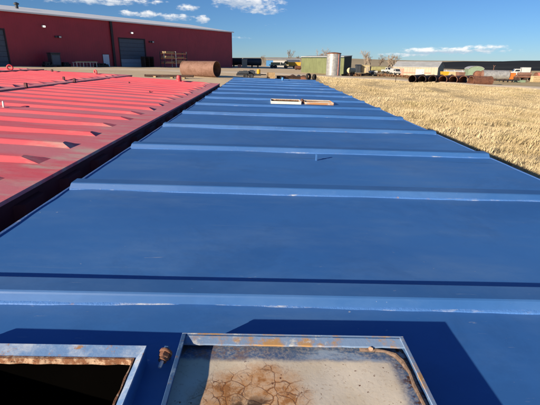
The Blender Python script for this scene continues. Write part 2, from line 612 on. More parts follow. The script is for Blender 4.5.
# ------------------------------------------------------------------ terrain
def sst(a, b, v):
    t = np.clip((v - a) / (b - a), 0, 1)
    return t * t * (3 - 2 * t)


def G(x, y):
    x = np.asarray(x, float)
    y = np.asarray(y, float)
    side = np.where(x < 0, -.7 * np.tanh(x * .02 / .7), -1.0 * np.tanh(x * .025 / 1.0))
    z = 1.42 * sst(8, 45, y) + side * (1 - .6 * sst(150, 500, y))
    z = z - .5 * sst(70, 150, y) * sst(10, 40, x)
    z = z + 13.0 * sst(450, 1500, y) * (1 + .25 * np.sin(x * .004 + 1.2) + .12 * np.sin(x * .0113))
    z = z + .05 * np.sin(x * .7 + 1) * np.sin(y * .45) * sst(12, 30, y) * (1 - sst(80, 140, y))
    return z


def g1(x, y):
    return float(G(x, y))


def at(px, Y):
    """ground point seen in photo column px at distance Y"""
    d = pix(px, 62 + .01 * (px - 270))
    x = d.x / d.y * Y
    return Vector((x, Y, g1(x, Y)))


def axis_pts(near, far, step, grow):
    v, s, out = 0., step, [0.]
    while v < far:
        if v > near:
            s *= grow
        v += s
        out.append(v)
    return out


xs = axis_pts(70, 5000, 1.2, 1.16)
xs = sorted(set([-v for v in xs] + xs))
ys = [-v for v in reversed(axis_pts(15, 1500, 1.5, 1.3)[1:])] + axis_pts(120, 6000, 1.2, 1.10)
gx, gy = np.meshgrid(xs, ys)
gz = G(gx, gy)
me = bpy.data.meshes.new('ground')
nx, ny = len(xs), len(ys)
faces = [(j * nx + i, j * nx + i + 1, (j + 1) * nx + i + 1, (j + 1) * nx + i) for j in range(ny - 1) for i in range(nx - 1)]
me.from_pydata(np.stack([gx, gy, gz], -1).reshape(-1, 3).tolist(), [], faces)
me.materials.append(M['ground'])
me.polygons.foreach_set('use_smooth', [True] * len(me.polygons))
struct(link('ground', me))


def ribbon(name, line, widths, mat, lift):
    """gravel track draped on the terrain"""
    pts = []
    for k in range(len(line) - 1):
        a, b = Vector(line[k]), Vector(line[k + 1])
        n = max(2, int((b - a).length / 1.0))
        for i in range(n):
            t = i / n
            pts.append((a.lerp(b, t), widths[k] * (1 - t) + widths[k + 1] * t))
    sm = []
    for i in range(len(pts)):
        q = pts[max(0, i - 6):i + 7]
        sm.append((sum((p[0] for p in q), Vector((0, 0))) / len(q), pts[i][1]))
    m = MB()
    rows = []
    for i, (p, w) in enumerate(sm):
        d = (sm[min(i + 1, len(sm) - 1)][0] - sm[max(i - 1, 0)][0]).normalized()
        nrm = Vector((-d.y, d.x))
        row = []
        for k in range(7):
            t = k / 6 - .5
            w2 = w + (.5 * math.sin(i * .9) + .3 * math.sin(i * 2.3 + 1)) * (1 if abs(t) > .4 else 0)
            q = p + nrm * (w2 * t)
            row.append((q.x, q.y, g1(q.x, q.y) + (lift if abs(t) < .45 else -.03)))
        rows.append(m.pts(row))
    m.loft(rows, 0, cap=False, close=False)
    return struct(m.build(name, mat, smooth=True))


p1, p2, p3 = at(600, 36), at(540, 40.5), at(470, 46)
ribbon('gravel_road', [(60, 20), (40, 31), (27.3, 40), (19.5, 47.5), (12.0, 54), (2, 60), (-12, 62), (-30, 58)], [3.4, 3.4, 3.4, 3.6, 4.2, 6, 8, 8], 'road', .10)

# far slopes
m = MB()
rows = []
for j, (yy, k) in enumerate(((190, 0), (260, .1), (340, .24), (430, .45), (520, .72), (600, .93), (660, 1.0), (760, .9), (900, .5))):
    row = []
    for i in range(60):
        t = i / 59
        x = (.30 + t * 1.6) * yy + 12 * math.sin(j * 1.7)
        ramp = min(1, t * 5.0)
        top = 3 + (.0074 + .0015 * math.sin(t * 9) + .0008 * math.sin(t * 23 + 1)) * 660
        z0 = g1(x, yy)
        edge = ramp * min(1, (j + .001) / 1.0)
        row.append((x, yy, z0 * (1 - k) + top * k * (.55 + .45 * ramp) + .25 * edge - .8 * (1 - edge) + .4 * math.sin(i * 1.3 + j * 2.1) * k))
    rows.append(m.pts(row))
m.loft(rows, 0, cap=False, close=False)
struct(m.build('cloud_shaded_hillside', 'shaded_hill', smooth=True))  # separate sheet carrying the painted cloud shadow


# ------------------------------------------------------------------ storage tanks
HT, TW = 2.35, 2.59


def tank_frame(name, label, x0, h, yaw, tilt, roll, group=None):
    o = thing(name, label, 'storage tank', group=group)
    Rz, Rx, Ry = Matrix.Rotation(yaw, 4, 'Z'), Matrix.Rotation(tilt, 4, 'X'), Matrix.Rotation(roll, 4, 'Y')
    o.matrix_world = Matrix.Translation((x0, 0, EYE - h)) @ Rz @ Rx @ Ry @ Matrix.Translation((0, 0, -HT))
    return o


TOPZ = (0, 0, HT)        # parts are drawn with the roof plane at zero


def dent(x, y):
    d = .0032 * math.sin(2.3 * x + .7 + 1.9 * y) * math.sin(1.1 * y + .4) + .0014 * math.sin(5.1 * x - 2.7 * y) + .001 * math.sin(9.3 * x + 6.1 * y + 1)
    return d * min(1, (TW / 2 - abs(x)) / .15)


def sheet(xa, xb, ya, yb, hole=None, step=.14, amp=1., sag=0.):
    X = list(np.linspace(xa, xb, max(2, int((xb - xa) / step) + 1)))
    Y = list(np.linspace(ya, yb, max(2, int((yb - ya) / step) + 1)))
    if hole:
        X = sorted([v for v in X if min(abs(v - hole[0]), abs(v - hole[1])) > .02] + [hole[0], hole[1]])
        Y = sorted([v for v in Y if min(abs(v - hole[2]), abs(v - hole[3])) > .02] + [hole[2], hole[3]])
    m = MB()
    ids = [m.pts([(x, y, dent(x, y) * amp - sag * math.sin(math.pi * (y - ya) / (yb - ya)) * math.cos(math.pi * x / (xb - xa))) for x in X]) for y in Y]
    for j in range(len(Y) - 1):
        for i in range(len(X) - 1):
            cx, cy = (X[i] + X[i + 1]) / 2, (Y[j] + Y[j + 1]) / 2
            if hole and hole[0] < cx < hole[1] and hole[2] < cy < hole[3]:
                continue
            m.face((ids[j][i], ids[j][i + 1], ids[j + 1][i + 1], ids[j + 1][i]))
    return m


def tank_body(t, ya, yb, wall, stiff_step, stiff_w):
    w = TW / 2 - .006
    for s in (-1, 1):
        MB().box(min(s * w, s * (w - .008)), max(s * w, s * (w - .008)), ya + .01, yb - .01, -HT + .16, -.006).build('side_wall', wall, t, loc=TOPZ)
        y = ya + .25
        me_ = None
        while y < yb - .2:
            if me_ is None:
                me_ = MB().prism([(-stiff_w / 2, 0), (stiff_w / 2, 0), (stiff_w / 2 - .03, .045), (-stiff_w / 2 + .03, .045)], 'z', -HT + .2, -.05)
                me_.v = [(s * (w + p[1] - .001), p[0], p[2]) for p in me_.v]
                me_ = me_.mesh('side_stiffener', wall)
            link('side_stiffener', me_, t, (0, y, HT))
            y += stiff_step
    for (a, b) in ((ya, ya + .008), (yb - .008, yb)):
        MB().box(-w, w, a, b, -HT + .16, -.006).build('end_wall', wall, t, loc=TOPZ)
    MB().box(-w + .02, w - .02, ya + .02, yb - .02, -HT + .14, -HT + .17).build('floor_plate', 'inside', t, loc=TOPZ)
    for s in (-1, 1):
        MB().box(s * .85 - .09, s * .85 + .09, ya + .05, yb - .05, -HT - .12, -HT + .139).build('skid_beam', wall, t, loc=TOPZ)


def rib_mesh(name, x, prof, mats, taper, smooth=True):
    """roof rib along x; prof in (y, z); ends cut back by taper at the top"""
    zt = max(p[1] for p in prof)
    m = MB()
    secs = []
    for s in (-1, -.33, .33, 1):
        secs.append(m.pts([(s * (x - (taper * p[1] / zt if abs(s) == 1 else 0)), p[0], p[1]) for p in prof]))
    m.loft(secs)
    return m.mesh(name, mats, smooth)


# --- blue tank
blue = tank_frame('storage_tank', 'long blue steel storage tank with ribbed roof and two open hatches', .3478, .6333, .0183, .0082, .0221)
YA, YB, Y0, SP = -.55, 13.30, .934, .951
ribs_y = [Y0 - SP] + [Y0 + SP * k for k in range(13)]
HATCH = (-1.07, -.594, .241, .717)
HATCH2 = (-.237, .210, 6.12, 6.50)
edges = [YA] + [y + .04 for y in ribs_y] + [YB]
for a, b in zip(edges[:-1], edges[1:]):
    hole = None
    for Hh in (HATCH, HATCH2):
        if a < (Hh[2] + Hh[3]) / 2 < b:
            hole = (Hh[0] + .009, Hh[1] - .009, Hh[2] + .009, Hh[3] - .009)
    sheet(-TW / 2, TW / 2, a, b, hole, .12, 1., 0.).build('roof_panel', 'blue', blue, True, TOPZ)
prof = [(0, -.004), (.005, .025), (.0075, .0295), (.012, .0325), (.074, .0345), (.079, .0325), (.0815, .027), (.084, -.004)]
rib_me = rib_mesh('rib', TW / 2 - .012, prof, 'blue_rib', .012, False)
wm_ = MB()
wp = [(-.0065, -.003), (-.005, .002), (-.001, .0045), (.004, .006), (.004, -.003)]
secs = []
for k in range(49):
    x = -(TW / 2 - .016) + (TW - .032) * k / 48
    q = 1 + .22 * math.sin(k * 2.1) + .15 * math.sin(k * 5.3)
    secs.append(wm_.pts([(x, p[0] * q if p[0] < 0 else p[0], p[1] * q) for p in wp]))
wm_.loft(secs)
weld_me = wm_.mesh('weld_bead', 'blue_weld', True)
for y in ribs_y:
    rb = link('rib', rib_me, blue, (0, y, HT))
    rb.scale.z = 1.0 if y < 3 else (.95 if y < 5 else .9)
    link('weld_bead', weld_me, rb)
for ys_ in (2.685,):
    m = MB()
    secs = []
    for k in range(40):
        x = -(TW / 2 - .02) + (TW - .04) * k / 39
        q = 1 + .25 * math.sin(k * 2.3) + .2 * math.sin(k * 4.7)
        secs.append(m.pts([(x, ys_ - .006 * q, -.0006), (x, ys_ - .002, .0003 * q + .0004), (x, ys_ + .002, .0003 * q + .0004), (x, ys_ + .006 * q, -.0006)]))
    m.loft(secs)
    m.build('seam_weld', 'blue_rib', blue, True, TOPZ)
MB().box(-TW / 2, TW / 2, YB - .05, YB + .012, -.02, .03, bev=.006).build('end_angle', 'blue_rib', blue, loc=TOPZ)
tank_body(blue, YA, YB, 'blue_dark', .951, .16)
for s in (-1, 1):
    m = MB()
    secs = []
    for k in range(140):
        y = YA + (YB - YA) * k / 139
        q = .004 + .002 * math.sin(k * 1.7) + .0015 * math.sin(k * 3.9)
        secs.append(m.pts([(s * (TW / 2 - .008 - q), y, .001 - .004), (s * (TW / 2 - .006 - q), y, .004), (s * (TW / 2 + .002), y, .003), (s * (TW / 2 + .003), y, -.012)]))
    m.loft(secs)
    m.build('roof_edge', 'edge_worn', blue, True, TOPZ)


def ring(prof_pts, path_fn, n):
    m = MB()
    secs = [m.pts(path_fn(k / n, prof_pts)) for k in range(n)]
    secs.append(secs[0])
    m.loft(secs, cap=False)
    return m


def frame_member(m, x0, x1, y0, y1, a, b, z0, z1, wob=0., drop=0., fx=1.):
    """mitred square ring between insets a and b, from z0 to z1; broken into short runs so the edge can wander"""
    def loop(i, z, ins):
        pts = []
        c = [(x0 + i * fx, y0 + i), (x1 - i * fx, y0 + i), (x1 - i * fx, y1 - i), (x0 + i * fx, y1 - i)]
        for k in range(4):
            p, q = c[k], c[(k + 1) % 4]
            for j in range(16):
                t = j / 16
                x, y = p[0] + (q[0] - p[0]) * t, p[1] + (q[1] - p[1]) * t
                if ins and wob and j:
                    n_ = wob * (math.sin(j * 2.7 + k) + .6 * math.sin(j * 6.1 + 2 * k))
                    x += n_ if k == 3 else (-n_ if k == 1 else 0)
                    y += n_ if k == 0 else (-n_ if k == 2 else 0)
                pts.append((x, y, z))
        return m.pts(pts)
    L = [loop(a, z0, 0), loop(a, z1, 0), loop(b, z1 - drop, 1), loop(b, z0 - drop, 1)]
    L.append(L[0])
    m.loft(L, cap=False)
    return m


def coaming(t, Hh, ht, wallmat, flmat, lipmat):
    x0, x1, y0, y1 = Hh
    c = frame_member(MB(), x0, x1, y0, y1, 0, .007, -.03, ht - .006).build('hatch_coaming', wallmat, t, loc=TOPZ)
    frame_member(MB(), x0, x1, y0, y1, .0075, .010, -.30, ht - .012).build('neck_dark_sheet', 'inside', c)  # added black sheet, keeps the inner hatch wall dark in the sun
    frame_member(MB(), x0, x1, y0, y1, -.001, .028, ht - .006, ht, .0004, .008, .5).build('flange', flmat, c)
    frame_member(MB(), x0, x1, y0, y1, .0285, .0345, ht - .020, ht - .0065, .0014, 0., .56).build('rust_lip', lipmat, c)
    return c


coaming(blue, HATCH, .047, 'blue', 'flange', 'flange_rust')
coaming(blue, HATCH2, .038, 'white_panel', 'white_panel', 'flange_rust')


def lid(t, x0, x1, y0, y1, ht, rim, wall, detailed):
    cx, cy = (x0 + x1) / 2, (y0 + y1) / 2
    hx, hy = (x1 - x0) / 2, (y1 - y0) / 2
    zf = ht - .0205
    lo = sheet(-hx + .004, hx - .004, -hy + .004, hy - .004, None, .03, 0.)
    lo.v = [(v[0], v[1], zf + .0012 * math.sin(31 * v[0] + 17 * v[1]) + .001 * math.sin(53 * v[0] - 40 * v[1])) for v in lo.v]
    lo = lo.build('hatch_lid', 'lid_floor', t, True, (cx, cy, HT))
    frame_member(MB(), -hx, hx, -hy, hy, .0, .005, .004, ht - .001, .0003).build('lid_wall', wall, lo)
    for (nm, pa) in (('rim', [(-hx - .002, hy - .024), (hx + .002, hy - .024), (hx + .002, hy + .002), (-hx - .002, hy + .002)]), ('rim', [(-hx - .002, -hy - .002), (hx + .002, -hy - .002), (hx + .002, -hy + .024), (-hx - .002, -hy + .024)])):
        m = MB()
        secs = []
        for k in range(29):
            f = k / 28
            x = -hx + 2 * hx * f
            ya_, yb_ = pa[0][1], pa[2][1]
            w = .0006 * math.sin(k * 2.3) + .0004 * math.sin(k * 5.1)
            inn = ya_ if ya_ > 0 else yb_
            out = yb_ if ya_ > 0 else ya_
            zi = ht - .007
            secs.append(m.pts([(x, inn + w, zi - .004), (x, inn + w, zi), (x, out, ht), (x, out, ht - .004)]))
        m.loft(secs)
        m.build(nm, rim, lo)
    if detailed:
        for s in (-1, 1):
            MB().box(min(s * hx, s * (hx - .009)), max(s * hx, s * (hx - .009)), -hy + .004, hy - .001, ht - .003, ht + .0004, bev=.001).build('side_rim', 'lid_rim' if s > 0 else 'lid_wall', lo)
        zz = zf + .005
        path = [(hx - .10, hy - .024, zz), (hx - .075, hy - .0245, zz), (hx - .048, hy - .028, zz), (hx - .028, hy - .040, zz), (hx - .018, hy - .062, zz)]
        path += [(hx - .0155 + .001 * math.sin(k * 1.9), hy - .062 - .03 * k, zz + .001 * math.sin(k * 2.3)) for k in range(1, 13)]
        MB().tube(path, [.0046 + .0012 * math.sin(i * 2.2) + .0008 * math.sin(i * 5.1) for i in range(len(path))], 8).build('seal', 'lid_seal', lo, True)
        m = MB()
        m.lathe([(.0, -.001), (.005, -.001), (.005, .002), (.003, .004), (0.0005, .004)], 'y', 12, (hx - .078, hy - .0285, ht - .010))
        m.build('stud', 'flange_rust', lo, True)
    return lo


lid(blue, -.523, -.040, .262, .745, .059, 'lid_rim', 'lid_wall', True)
lid(blue, .262, .690, 6.12, 6.50, .038, 'white_panel', 'lid_rim2', False)


def hinge_bolt(t, x, y, z, sc=1.):
    m = MB()
    m.lathe([(.0, .006), (.016, .006), (.0165, .004), (.0165, .001), (.015, -.001), (.0, -.001)], 'y', 20)
    b = m.build('hinge_bolt', 'bolt_rust', t, True, (x, y, HT + z))
    b.scale = (sc, sc, sc)
    b.rotation_euler = (R(14), 0, R(-10))
    MB().lathe([(.0, -.001), (.0125, -.0015), (.0135, -.003), (.0135, -.012), (.0125, -.014), (.0, -.014)], 'y', 6).build('nut', 'bolt_rust', b)
    MB().lathe([(.0, -.014), (.0105, -.0145), (.0105, -.021), (.0, -.022)], 'y', 14).build('washer', 'bolt_rust', b, True)
    MB().lathe([(.0, -.02), (.0048, -.021), (.0048, -.034), (.0045, -.037), (.003, -.039), (.0, -.039)], 'y', 12).build('stud', 'steel', b, True)
    MB().box(-.006, .006, .006, .016, -.034, .012, bev=.002).build('hinge_lug', 'lid_wall', b)
    return b


hinge_bolt(blue, -.553, .712, .032, .85)
hinge_bolt(blue, .236, 6.30, .04, 1.6)
# lifting eye
m = MB()
m.box(-.006, .006, -.008, .008, -.004, .042, bev=.002)
m.build('lifting_eye', 'blue_rib', blue, loc=(.004, 2.63, HT))
le = blue.children[-1]
m = MB()
secs = []
for k in range(20):
    a = 2 * math.pi * k / 20
    secs.append(m.pts([((.006 * math.cos(b)), (.022 + .004 * math.sin(b)) * math.cos(a), .062 + (.022 + .004 * math.sin(b)) * math.sin(a)) for b in [2 * math.pi * j / 8 for j in range(8)]]))
secs.append(secs[0])
m.loft(secs, cap=False)
m.build('eye_ring', 'blue_rib', le, True)
# small blue cap on the far end
MB().lathe([(.0, 0), (.035, 0), (.035, .07), (.028, .085), (.0, .088)], 'z', 14).build('vent_cap', 'sky_blue', blue, True, (-.06 + .30, 13.05, HT))

# --- red tanks
RP = [(0, -.004), (.058, .020), (.068, .0235), (.108, .0245), (.117, .022), (.165, -.004)]
RSP = .470
red_rib = rib_mesh('rib', TW / 2 - .10, RP, 'red', .075, False)
red_rib2 = rib_mesh('rib', TW / 2 - .115, RP, 'red', .14, False)
RED = [('red steel storage tank with close ribs directly left of the blue roof', -2.495, .548, .0195, .004, .063, -1.6, 11.75),
       ('middle red storage tank, second from the blue tank', -5.31, .414, .0195, .004, .046, -1.3, 13.0),
       ('outermost red storage tank, nearest the maroon building, carrying a pipe ring', -8.15, .305, .0195, .004, .022, -1.0, 13.3)]
reds = []
for i, (lab, x0, h, yw, tl, rl, ya, yb) in enumerate(RED):
    t = tank_frame('storage_tank', lab, x0, h, yw, tl, rl, 'red storage tanks parked side by side')
    reds.append(t)
    n = int((yb - ya - .1) / RSP)
    ystart = 2.88 - RSP * int((2.88 - ya - .1) / RSP)
    k = 0
    y = ystart
    while y + .25 < yb:
        ro = link('rib', red_rib if (k * 7 + i) % 5 in (0, 3) else red_rib2, t, (-.07 - .012 * ((k * 3) % 4), y, HT))
        y += RSP
        k += 1
    nseg = 7
    for s in range(nseg):
        a, b = ya + (yb - ya) * s / nseg, ya + (yb - ya) * (s + 1) / nseg
        sheet(-TW / 2, TW / 2, a, b, None, .2, 1.3).build('roof_panel', 'red_flat', t, True, TOPZ)
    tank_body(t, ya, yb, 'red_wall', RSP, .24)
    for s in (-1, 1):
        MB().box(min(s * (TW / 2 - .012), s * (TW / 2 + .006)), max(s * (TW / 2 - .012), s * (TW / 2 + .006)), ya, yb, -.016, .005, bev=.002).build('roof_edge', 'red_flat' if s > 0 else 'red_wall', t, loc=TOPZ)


def fit_on(t, X, Y):
    """roof point of a tank below world X, Y"""
    q = t.matrix_world.inverted() @ Vector((X, Y, 2.5))
    return (q.x, q.y, HT)


m = MB().lathe([(0, -.01), (.075, -.01), (.075, .06), (.06, .075), (.06, .13), (.05, .16), (0, .165)], 'z', 16)
m.build('vent_cap', 'red_part', reds[0], True, fit_on(reds[0], -2.45, 11.2))


def torus(m, rx, r, axis='x', n=22, k=8, o=(0, 0, 0), z=0):
    secs = []
    for i in range(n):
        a = 2 * math.pi * i / n
        p = []
        for j in range(k):
            b = 2 * math.pi * j / k
            rr = rx + r * math.cos(b)
            p.append((o[0] + r * math.sin(b), o[1] + rr * math.cos(a), o[2] + z + rr * math.sin(a)) if axis == 'x' else
                     (o[0] + rr * math.cos(a), o[1] + r * math.sin(b), o[2] + z + rr * math.sin(a)) if axis == 'y' else
                     (o[0] + rr * math.cos(a), o[1] + rr * math.sin(a), o[2] + z + r * math.sin(b)))
        secs.append(m.pts(p))
    secs.append(secs[0])
    return m.loft(secs, cap=False)


ro = torus(MB(), .065, .022, 'y', z=.07).build('pipe_ring', 'red_part', reds[2], True, fit_on(reds[2], -7.25, 11.8))
ro.rotation_euler = (0, 0, R(25))
lk = torus(MB(), .055, .022, 'y', z=.06).build('lifting_eye', 'red_part', reds[1], True, fit_on(reds[1], -5.1, 12.3))
lk.rotation_euler = (0, 0, R(-35))
for (ti, X, Y, s) in ((1, -4.18, 8.95, .05), (1, -4.62, 9.4, .045), (1, -4.15, 7.1, .05), (1, -6.3, 12.2, .05), (0, -3.1, 9.2, .03), (0, -2.2, 7.6, .02)):
    MB().box(-s * .5, s * .5, -s * .4, s * .4, -.01, s * 1.5, bev=s * .15).build('lug', 'red_wall', reds[ti], loc=fit_on(reds[ti], X, Y))
ro = torus(MB(), .03, .008, 'x', z=.03).build('lifting_eye', 'lamp_white', reds[0], True, fit_on(reds[0], -2.99, 4.62))
ro.rotation_euler = (0, 0, R(35))
# ------------------------------------------------------------------ maroon building
BL, BR = Vector((-40.8, 64.8)), Vector((-9.9, 108.0))
bu = (BR - BL).normalized()
bn = Vector((bu.y, -bu.x))               # faces the yard
EX = 16.0                                # wall goes on out of the picture to the left
BO = BL - bu * EX
BLEN = (BR - BO).length
bld = thing('industrial_building', 'long maroon metal-sided industrial building with white roof', 'building', (BO.x, BO.y, 1.4), math.atan2(bu.y, bu.x))
EAVE, RIDGE, DEP = 9.85 - 1.4, 9.85 - 1.4 + 2.2, 15.0


def bw(px, py):
    """photo pixel on the facade -> (along, height) on the building"""
    d = pix(px, py)
    k = (BO.x * bn.x + BO.y * bn.y) / (d.x * bn.x + d.y * bn.y)
    P = d * k
    return ((Vector((P.x, P.y)) - BO).dot(bu), EYE + P.z - 1.4)


# local frame: x along the facade, -y out to the yard
op = []
for (pa, pt, pb_) in (((-22, 8), 30, 66), ((120.5, 145.5), 38.5, 67)):
    a, b = bw(pa[0], 55)[0], bw(pa[1], 55)[0]
    op.append((a, b, bw(pa[1] if pa[0] < 0 else pa[0], pt)[1]))
segs = [(0, op[0][0]), (op[0][1], op[1][0]), (op[1][1], BLEN)]
m = MB()
for (a, b) in segs:
    m.box(a, b, 0, .25, -1.2, EAVE)
    x = a + .15
    while x < b - .2:
        m.prism([(x, .001), (x + .02, -.014), (x + .07, -.014), (x + .09, .001)], 'z', -1.0, EAVE - .02)
        x += .42
for (a, b, h) in op:
    m.box(a, b, 0, .25, h, EAVE)
m.box(0, .25, .25, DEP * 2, -1.2, EAVE)
m.box(BLEN - .25, BLEN, .25, DEP * 2, -1.2, EAVE)
m.box(0, BLEN, DEP * 2, DEP * 2 + .25, -1.2, EAVE)
for xx in (0, BLEN - .25):
    m.prism([(.25, EAVE), (DEP * 2, EAVE), (DEP, RIDGE - .25)], 'x', xx, xx + .25)
m.build('wall', 'maroon', bld)
sl = (RIDGE - EAVE) / DEP
m = MB()
m.prism([(-.35, EAVE - .02), (DEP, RIDGE), (DEP * 2 + .35, EAVE - .02), (DEP * 2 + .35, EAVE + .1), (DEP, RIDGE + .14), (-.35, EAVE + .1)], 'x', -.3, BLEN + .3)
rf = m.build('roof', 'roof_white', bld)
MB().box(-.35, BLEN + .35, -.50, -.352, EAVE - .12, EAVE + .10).build('gutter', 'roof_white', rf)
vx = bw(27, 10)[0]
m = MB()
m.lathe([(0, 0), (.25, 0), (.25, .7), (.42, .75), (.42, .95), (.1, 1.1), (0, 1.1)], 'z', 12)
m.build('roof_vent', 'char', rf, loc=(vx + 2, DEP * .5, EAVE + sl * DEP * .5))
MB().box(BLEN - .2, BLEN + .03, -.06, .3, -1.1, EAVE - .02).build('corner_trim', 'maroon', bld)
for i, (a, b, h) in enumerate(op):
    d = MB().box(a - .18, a, -.06, .1, -.6, h + .18).box(b, b + .18, -.06, .1, -.6, h + .18).box(a, b, -.06, .1, h, h + .18).build('roll_door', 'trim', bld)
    nsec = 8
    for k in range(nsec):
        z0 = -.3 + (h + .3) * k / nsec
        MB().box(a, b, .08, .14, z0 + .012, z0 + (h + .3) / nsec - .012, bev=.01).build('door_section', 'door_light' if (i == 1 and k < 3) else 'door_grey', d)
da, dh = bw(102.5, 54.5)
db = bw(108.5, 54.5)[0]
d = MB().box(da - .07, db + .07, -.05, .02, -.4, dh + .08).build('entrance_door', 'trim', bld)
MB().box(da, db, -.09, -.051, -.2, dh, bev=.01).build('door_leaf', 'door_white', d)
MB().box(db - .16, db - .06, -.13, -.091, .95, 1.0).build('handle', 'char', d)
sx = bw(112, 40)[0]
MB().box(sx - .22, sx + .22, -.30, -.04, -.8, EAVE - .1, bev=.03).build('downspout', 'trim', bld)
for (px, py, c) in ((43, 26.5, 1), (59, 37, 0), (131, 33, 1), (152, 42, 0)):
    a, z = bw(px, py)
    lp = MB().prism([(-.22, -.15), (.22, -.15), (.27, .05), (.22, .16), (-.22, .16), (-.27, .05)], 'y', -.36, -.04).build('wall_lamp', 'lamp_white' if c else 'char', bld, loc=(a, 0, z))
    MB().box(-.18, .18, -.40, -.361, -.12, .10).build('lens', 'lamp_lit' if c else 'lamp_white', lp)
    if not c:
        MB().box(-.75, -.42, -.3, -.04, -.12, .12).build('sensor_box', 'char', lp)


def yard(px, out, lift=0):
    """yard point standing 'out' metres in front of the facade"""
    a = bw(px, 60)[0]
    q = BO + bu * a + bn * out
    return Vector((q.x, q.y, g1(q.x, q.y) + lift))


brz = math.atan2(bu.y, bu.x)
# things along the facade
p = yard(47.5, 2.2)
t = thing('equipment_cabinet', 'dark grey upright machine cabinet against the maroon wall', 'cabinet', p, brz)
MB().box(-.75, .75, -.6, .6, .15, 2.0, bev=.05).build('body', 'char', t)
MB().box(-.62, .62, -.63, -.601, .35, 1.75).build('front_panel', 'door_grey', t)
MB().box(-.82, .82, -.68, .68, 2.0, 2.16, bev=.03).build('top_cover', 'char', t)
for s in (-.6, .6):
    MB().box(s - .1, s + .1, -.55, .55, -.1, .149).build('foot', 'black', t)
for (pa, pb_, lab, hh) in ((35, 43, 'low dark skid left of the upright machine cabinet', .8), (54, 61, 'low dark skid between the cabinet and the lumber table', .7), (87, 99, 'long dark beam bundle left of the white entrance door', .62)):
    a = yard((pa + pb_) / 2, 2.4)
    w = (bw(pb_, 60)[0] - bw(pa, 60)[0]) / 2
    t = thing('steel_skid', lab, 'skid', a, brz)
    for k, yy in enumerate((-.45, .45)):
        m = MB().box(-w, w, yy - .09, yy + .09, 0, .05).box(-w, w, yy - .02, yy + .02, .05, .3).box(-w, w, yy - .09, yy + .09, .3, .35)
        m.build('beam', 'black', t)
    for k in range(3):
        x = -w * .7 + k * w * .7
        MB().box(x - .1, x + .1, -.7, .7, .351, .351 + .12).build('cross_beam', 'char', t)
    MB().box(-w * .8, w * .6, -.4, .4, .472, hh, bev=.04).build('bundle', 'black', t)
p = yard(70, 4.5)
t = thing('work_table', 'long steel work table stacked with pale lumber before the maroon wall', 'table', p, brz)
MB().box(-1.9, 1.9, -.6, .6, .72, .80).build('table_top', 'white', t)
for x in (-1.75, -.6, .6, 1.75):
    for y in (-.5, .5):
        MB().box(x - .04, x + .04, y - .04, y + .04, -.15, .72).build('leg', 'lamp_white', t)
MB().box(-1.9, 1.9, -.03, .03, .25, .31).build('stretcher', 'char', t)
for k in range(5):
    tag(MB().box(-1.85 + .1 * k, 2.0 - .12 * k, -.5 + .2 * k, -.34 + .2 * k, 0, .11 + .04 * (k % 2), bev=.01).build('lumber_board', 'wood', None, loc=None), ['frontmost pale board on the work table', 'second pale board from the front of the work table', 'middle pale board of the five on the work table', 'fourth pale board from the front of the work table', 'rearmost pale board on the work table, nearest the wall'][k], 'board', 'boards on the work table')
    o = bpy.context.scene.collection.objects[-1]
    o.matrix_world = Matrix.Translation((p.x, p.y, p.z + .802)) @ Matrix.Rotation(brz, 4, 'Z')
p = yard(157.5, 5.0)
t = thing('storage_rack', 'steel storage rack with orange beams beside the big rusty pipe', 'rack', p, brz)
RW = 2.9
for x in (-RW, 0, RW):
    for y in (-.6, .6):
        MB().box(x - .06, x + .06, y - .06, y + .06, -.2, 3.0).build('upright', 'char' if x else 'lamp_white', t)
    MB().box(x - .03, x + .03, -.54, .54, 1.3, 1.38).build('side_brace', 'char', t)
for z in (.75, 1.65, 2.5):
    for y in (-.6, .6):
        MB().box(-RW + .06, RW - .06, y - .04, y + .04, z, z + .14).build('beam', 'rack_orange', t)
rr = random.Random(3)
kk = 0
for z in (.892, 1.792, 2.642):
    for (xa, xb) in ((-2.6, -.35), (.3, 2.3)):
        n = rr.randint(2, 4) if z < 2.6 else (3 if xa < 0 else 1)
        m = MB()
        for j in range(n):
            m.box(xa + rr.uniform(-.1, .2), xb + rr.uniform(-.2, .2), -.58, .58, j * .13, j * .13 + .10)
        lab = ['bottom left', 'bottom right', 'middle left', 'middle right', 'top left', 'top right'][kk]
        o = tag(m.build('lumber_stack', 'wood'), 'stack of boards on the %s bay of the storage rack' % lab, 'lumber')
        o.matrix_world = Matrix.Translation((p.x, p.y, p.z + z)) @ Matrix.Rotation(brz, 4, 'Z')
        kk += 1
p = yard(142, 2.0)
t = thing('pallet', 'dark pallet stack leaning beside the grey roll-up door', 'pallet', p, brz)
for k in range(6):
    MB().box(-1.4, .9, -.6, .6, .02 + k * .32, .07 + k * .32).build('deck', 'rust_dk', t)
    for s in (-1.3, -.25, .8):
        MB().box(s - .06, s + .06, -.58, .58, .071 + k * .32, .339 + k * .32).build('stringer', 'rust_dk', t)


# ------------------------------------------------------------------ yard objects
def pipe(name, label, P, rz, L, rad, mat, wall=.03, group=None, tiltx=0., bands=False):
    o = thing(name, label, 'pipe', P, rz, group)
    n = 36
    m = MB()
    m.lathe([(rad, -L / 2), (rad, L / 2), (rad - wall, L / 2), (rad - wall, -L / 2)], 'x', n, (0, 0, rad), closed=True)
    m.build('shell', mat, o, True)
    for s in (-1, 1):
        m = MB()
        m.lathe([(rad + .012, s * (L / 2 - .10)), (rad + .012, s * (L / 2 + .004)), (rad - wall - .004, s * (L / 2 + .004)), (rad - wall - .004, s * (L / 2 - .10))], 'x', n, (0, 0, rad), closed=True)
        m.build('end_band', mat, o, True)
    if bands:
        for q in (-.17, .17):
            m = MB()
            m.lathe([(rad + .006, L * q - .03), (rad + .006, L * q + .03), (rad - .01, L * q + .03), (rad - .01, L * q - .03)], 'x', n, (0, 0, rad), closed=True)
            m.build('seam', mat, o, True)
    return o


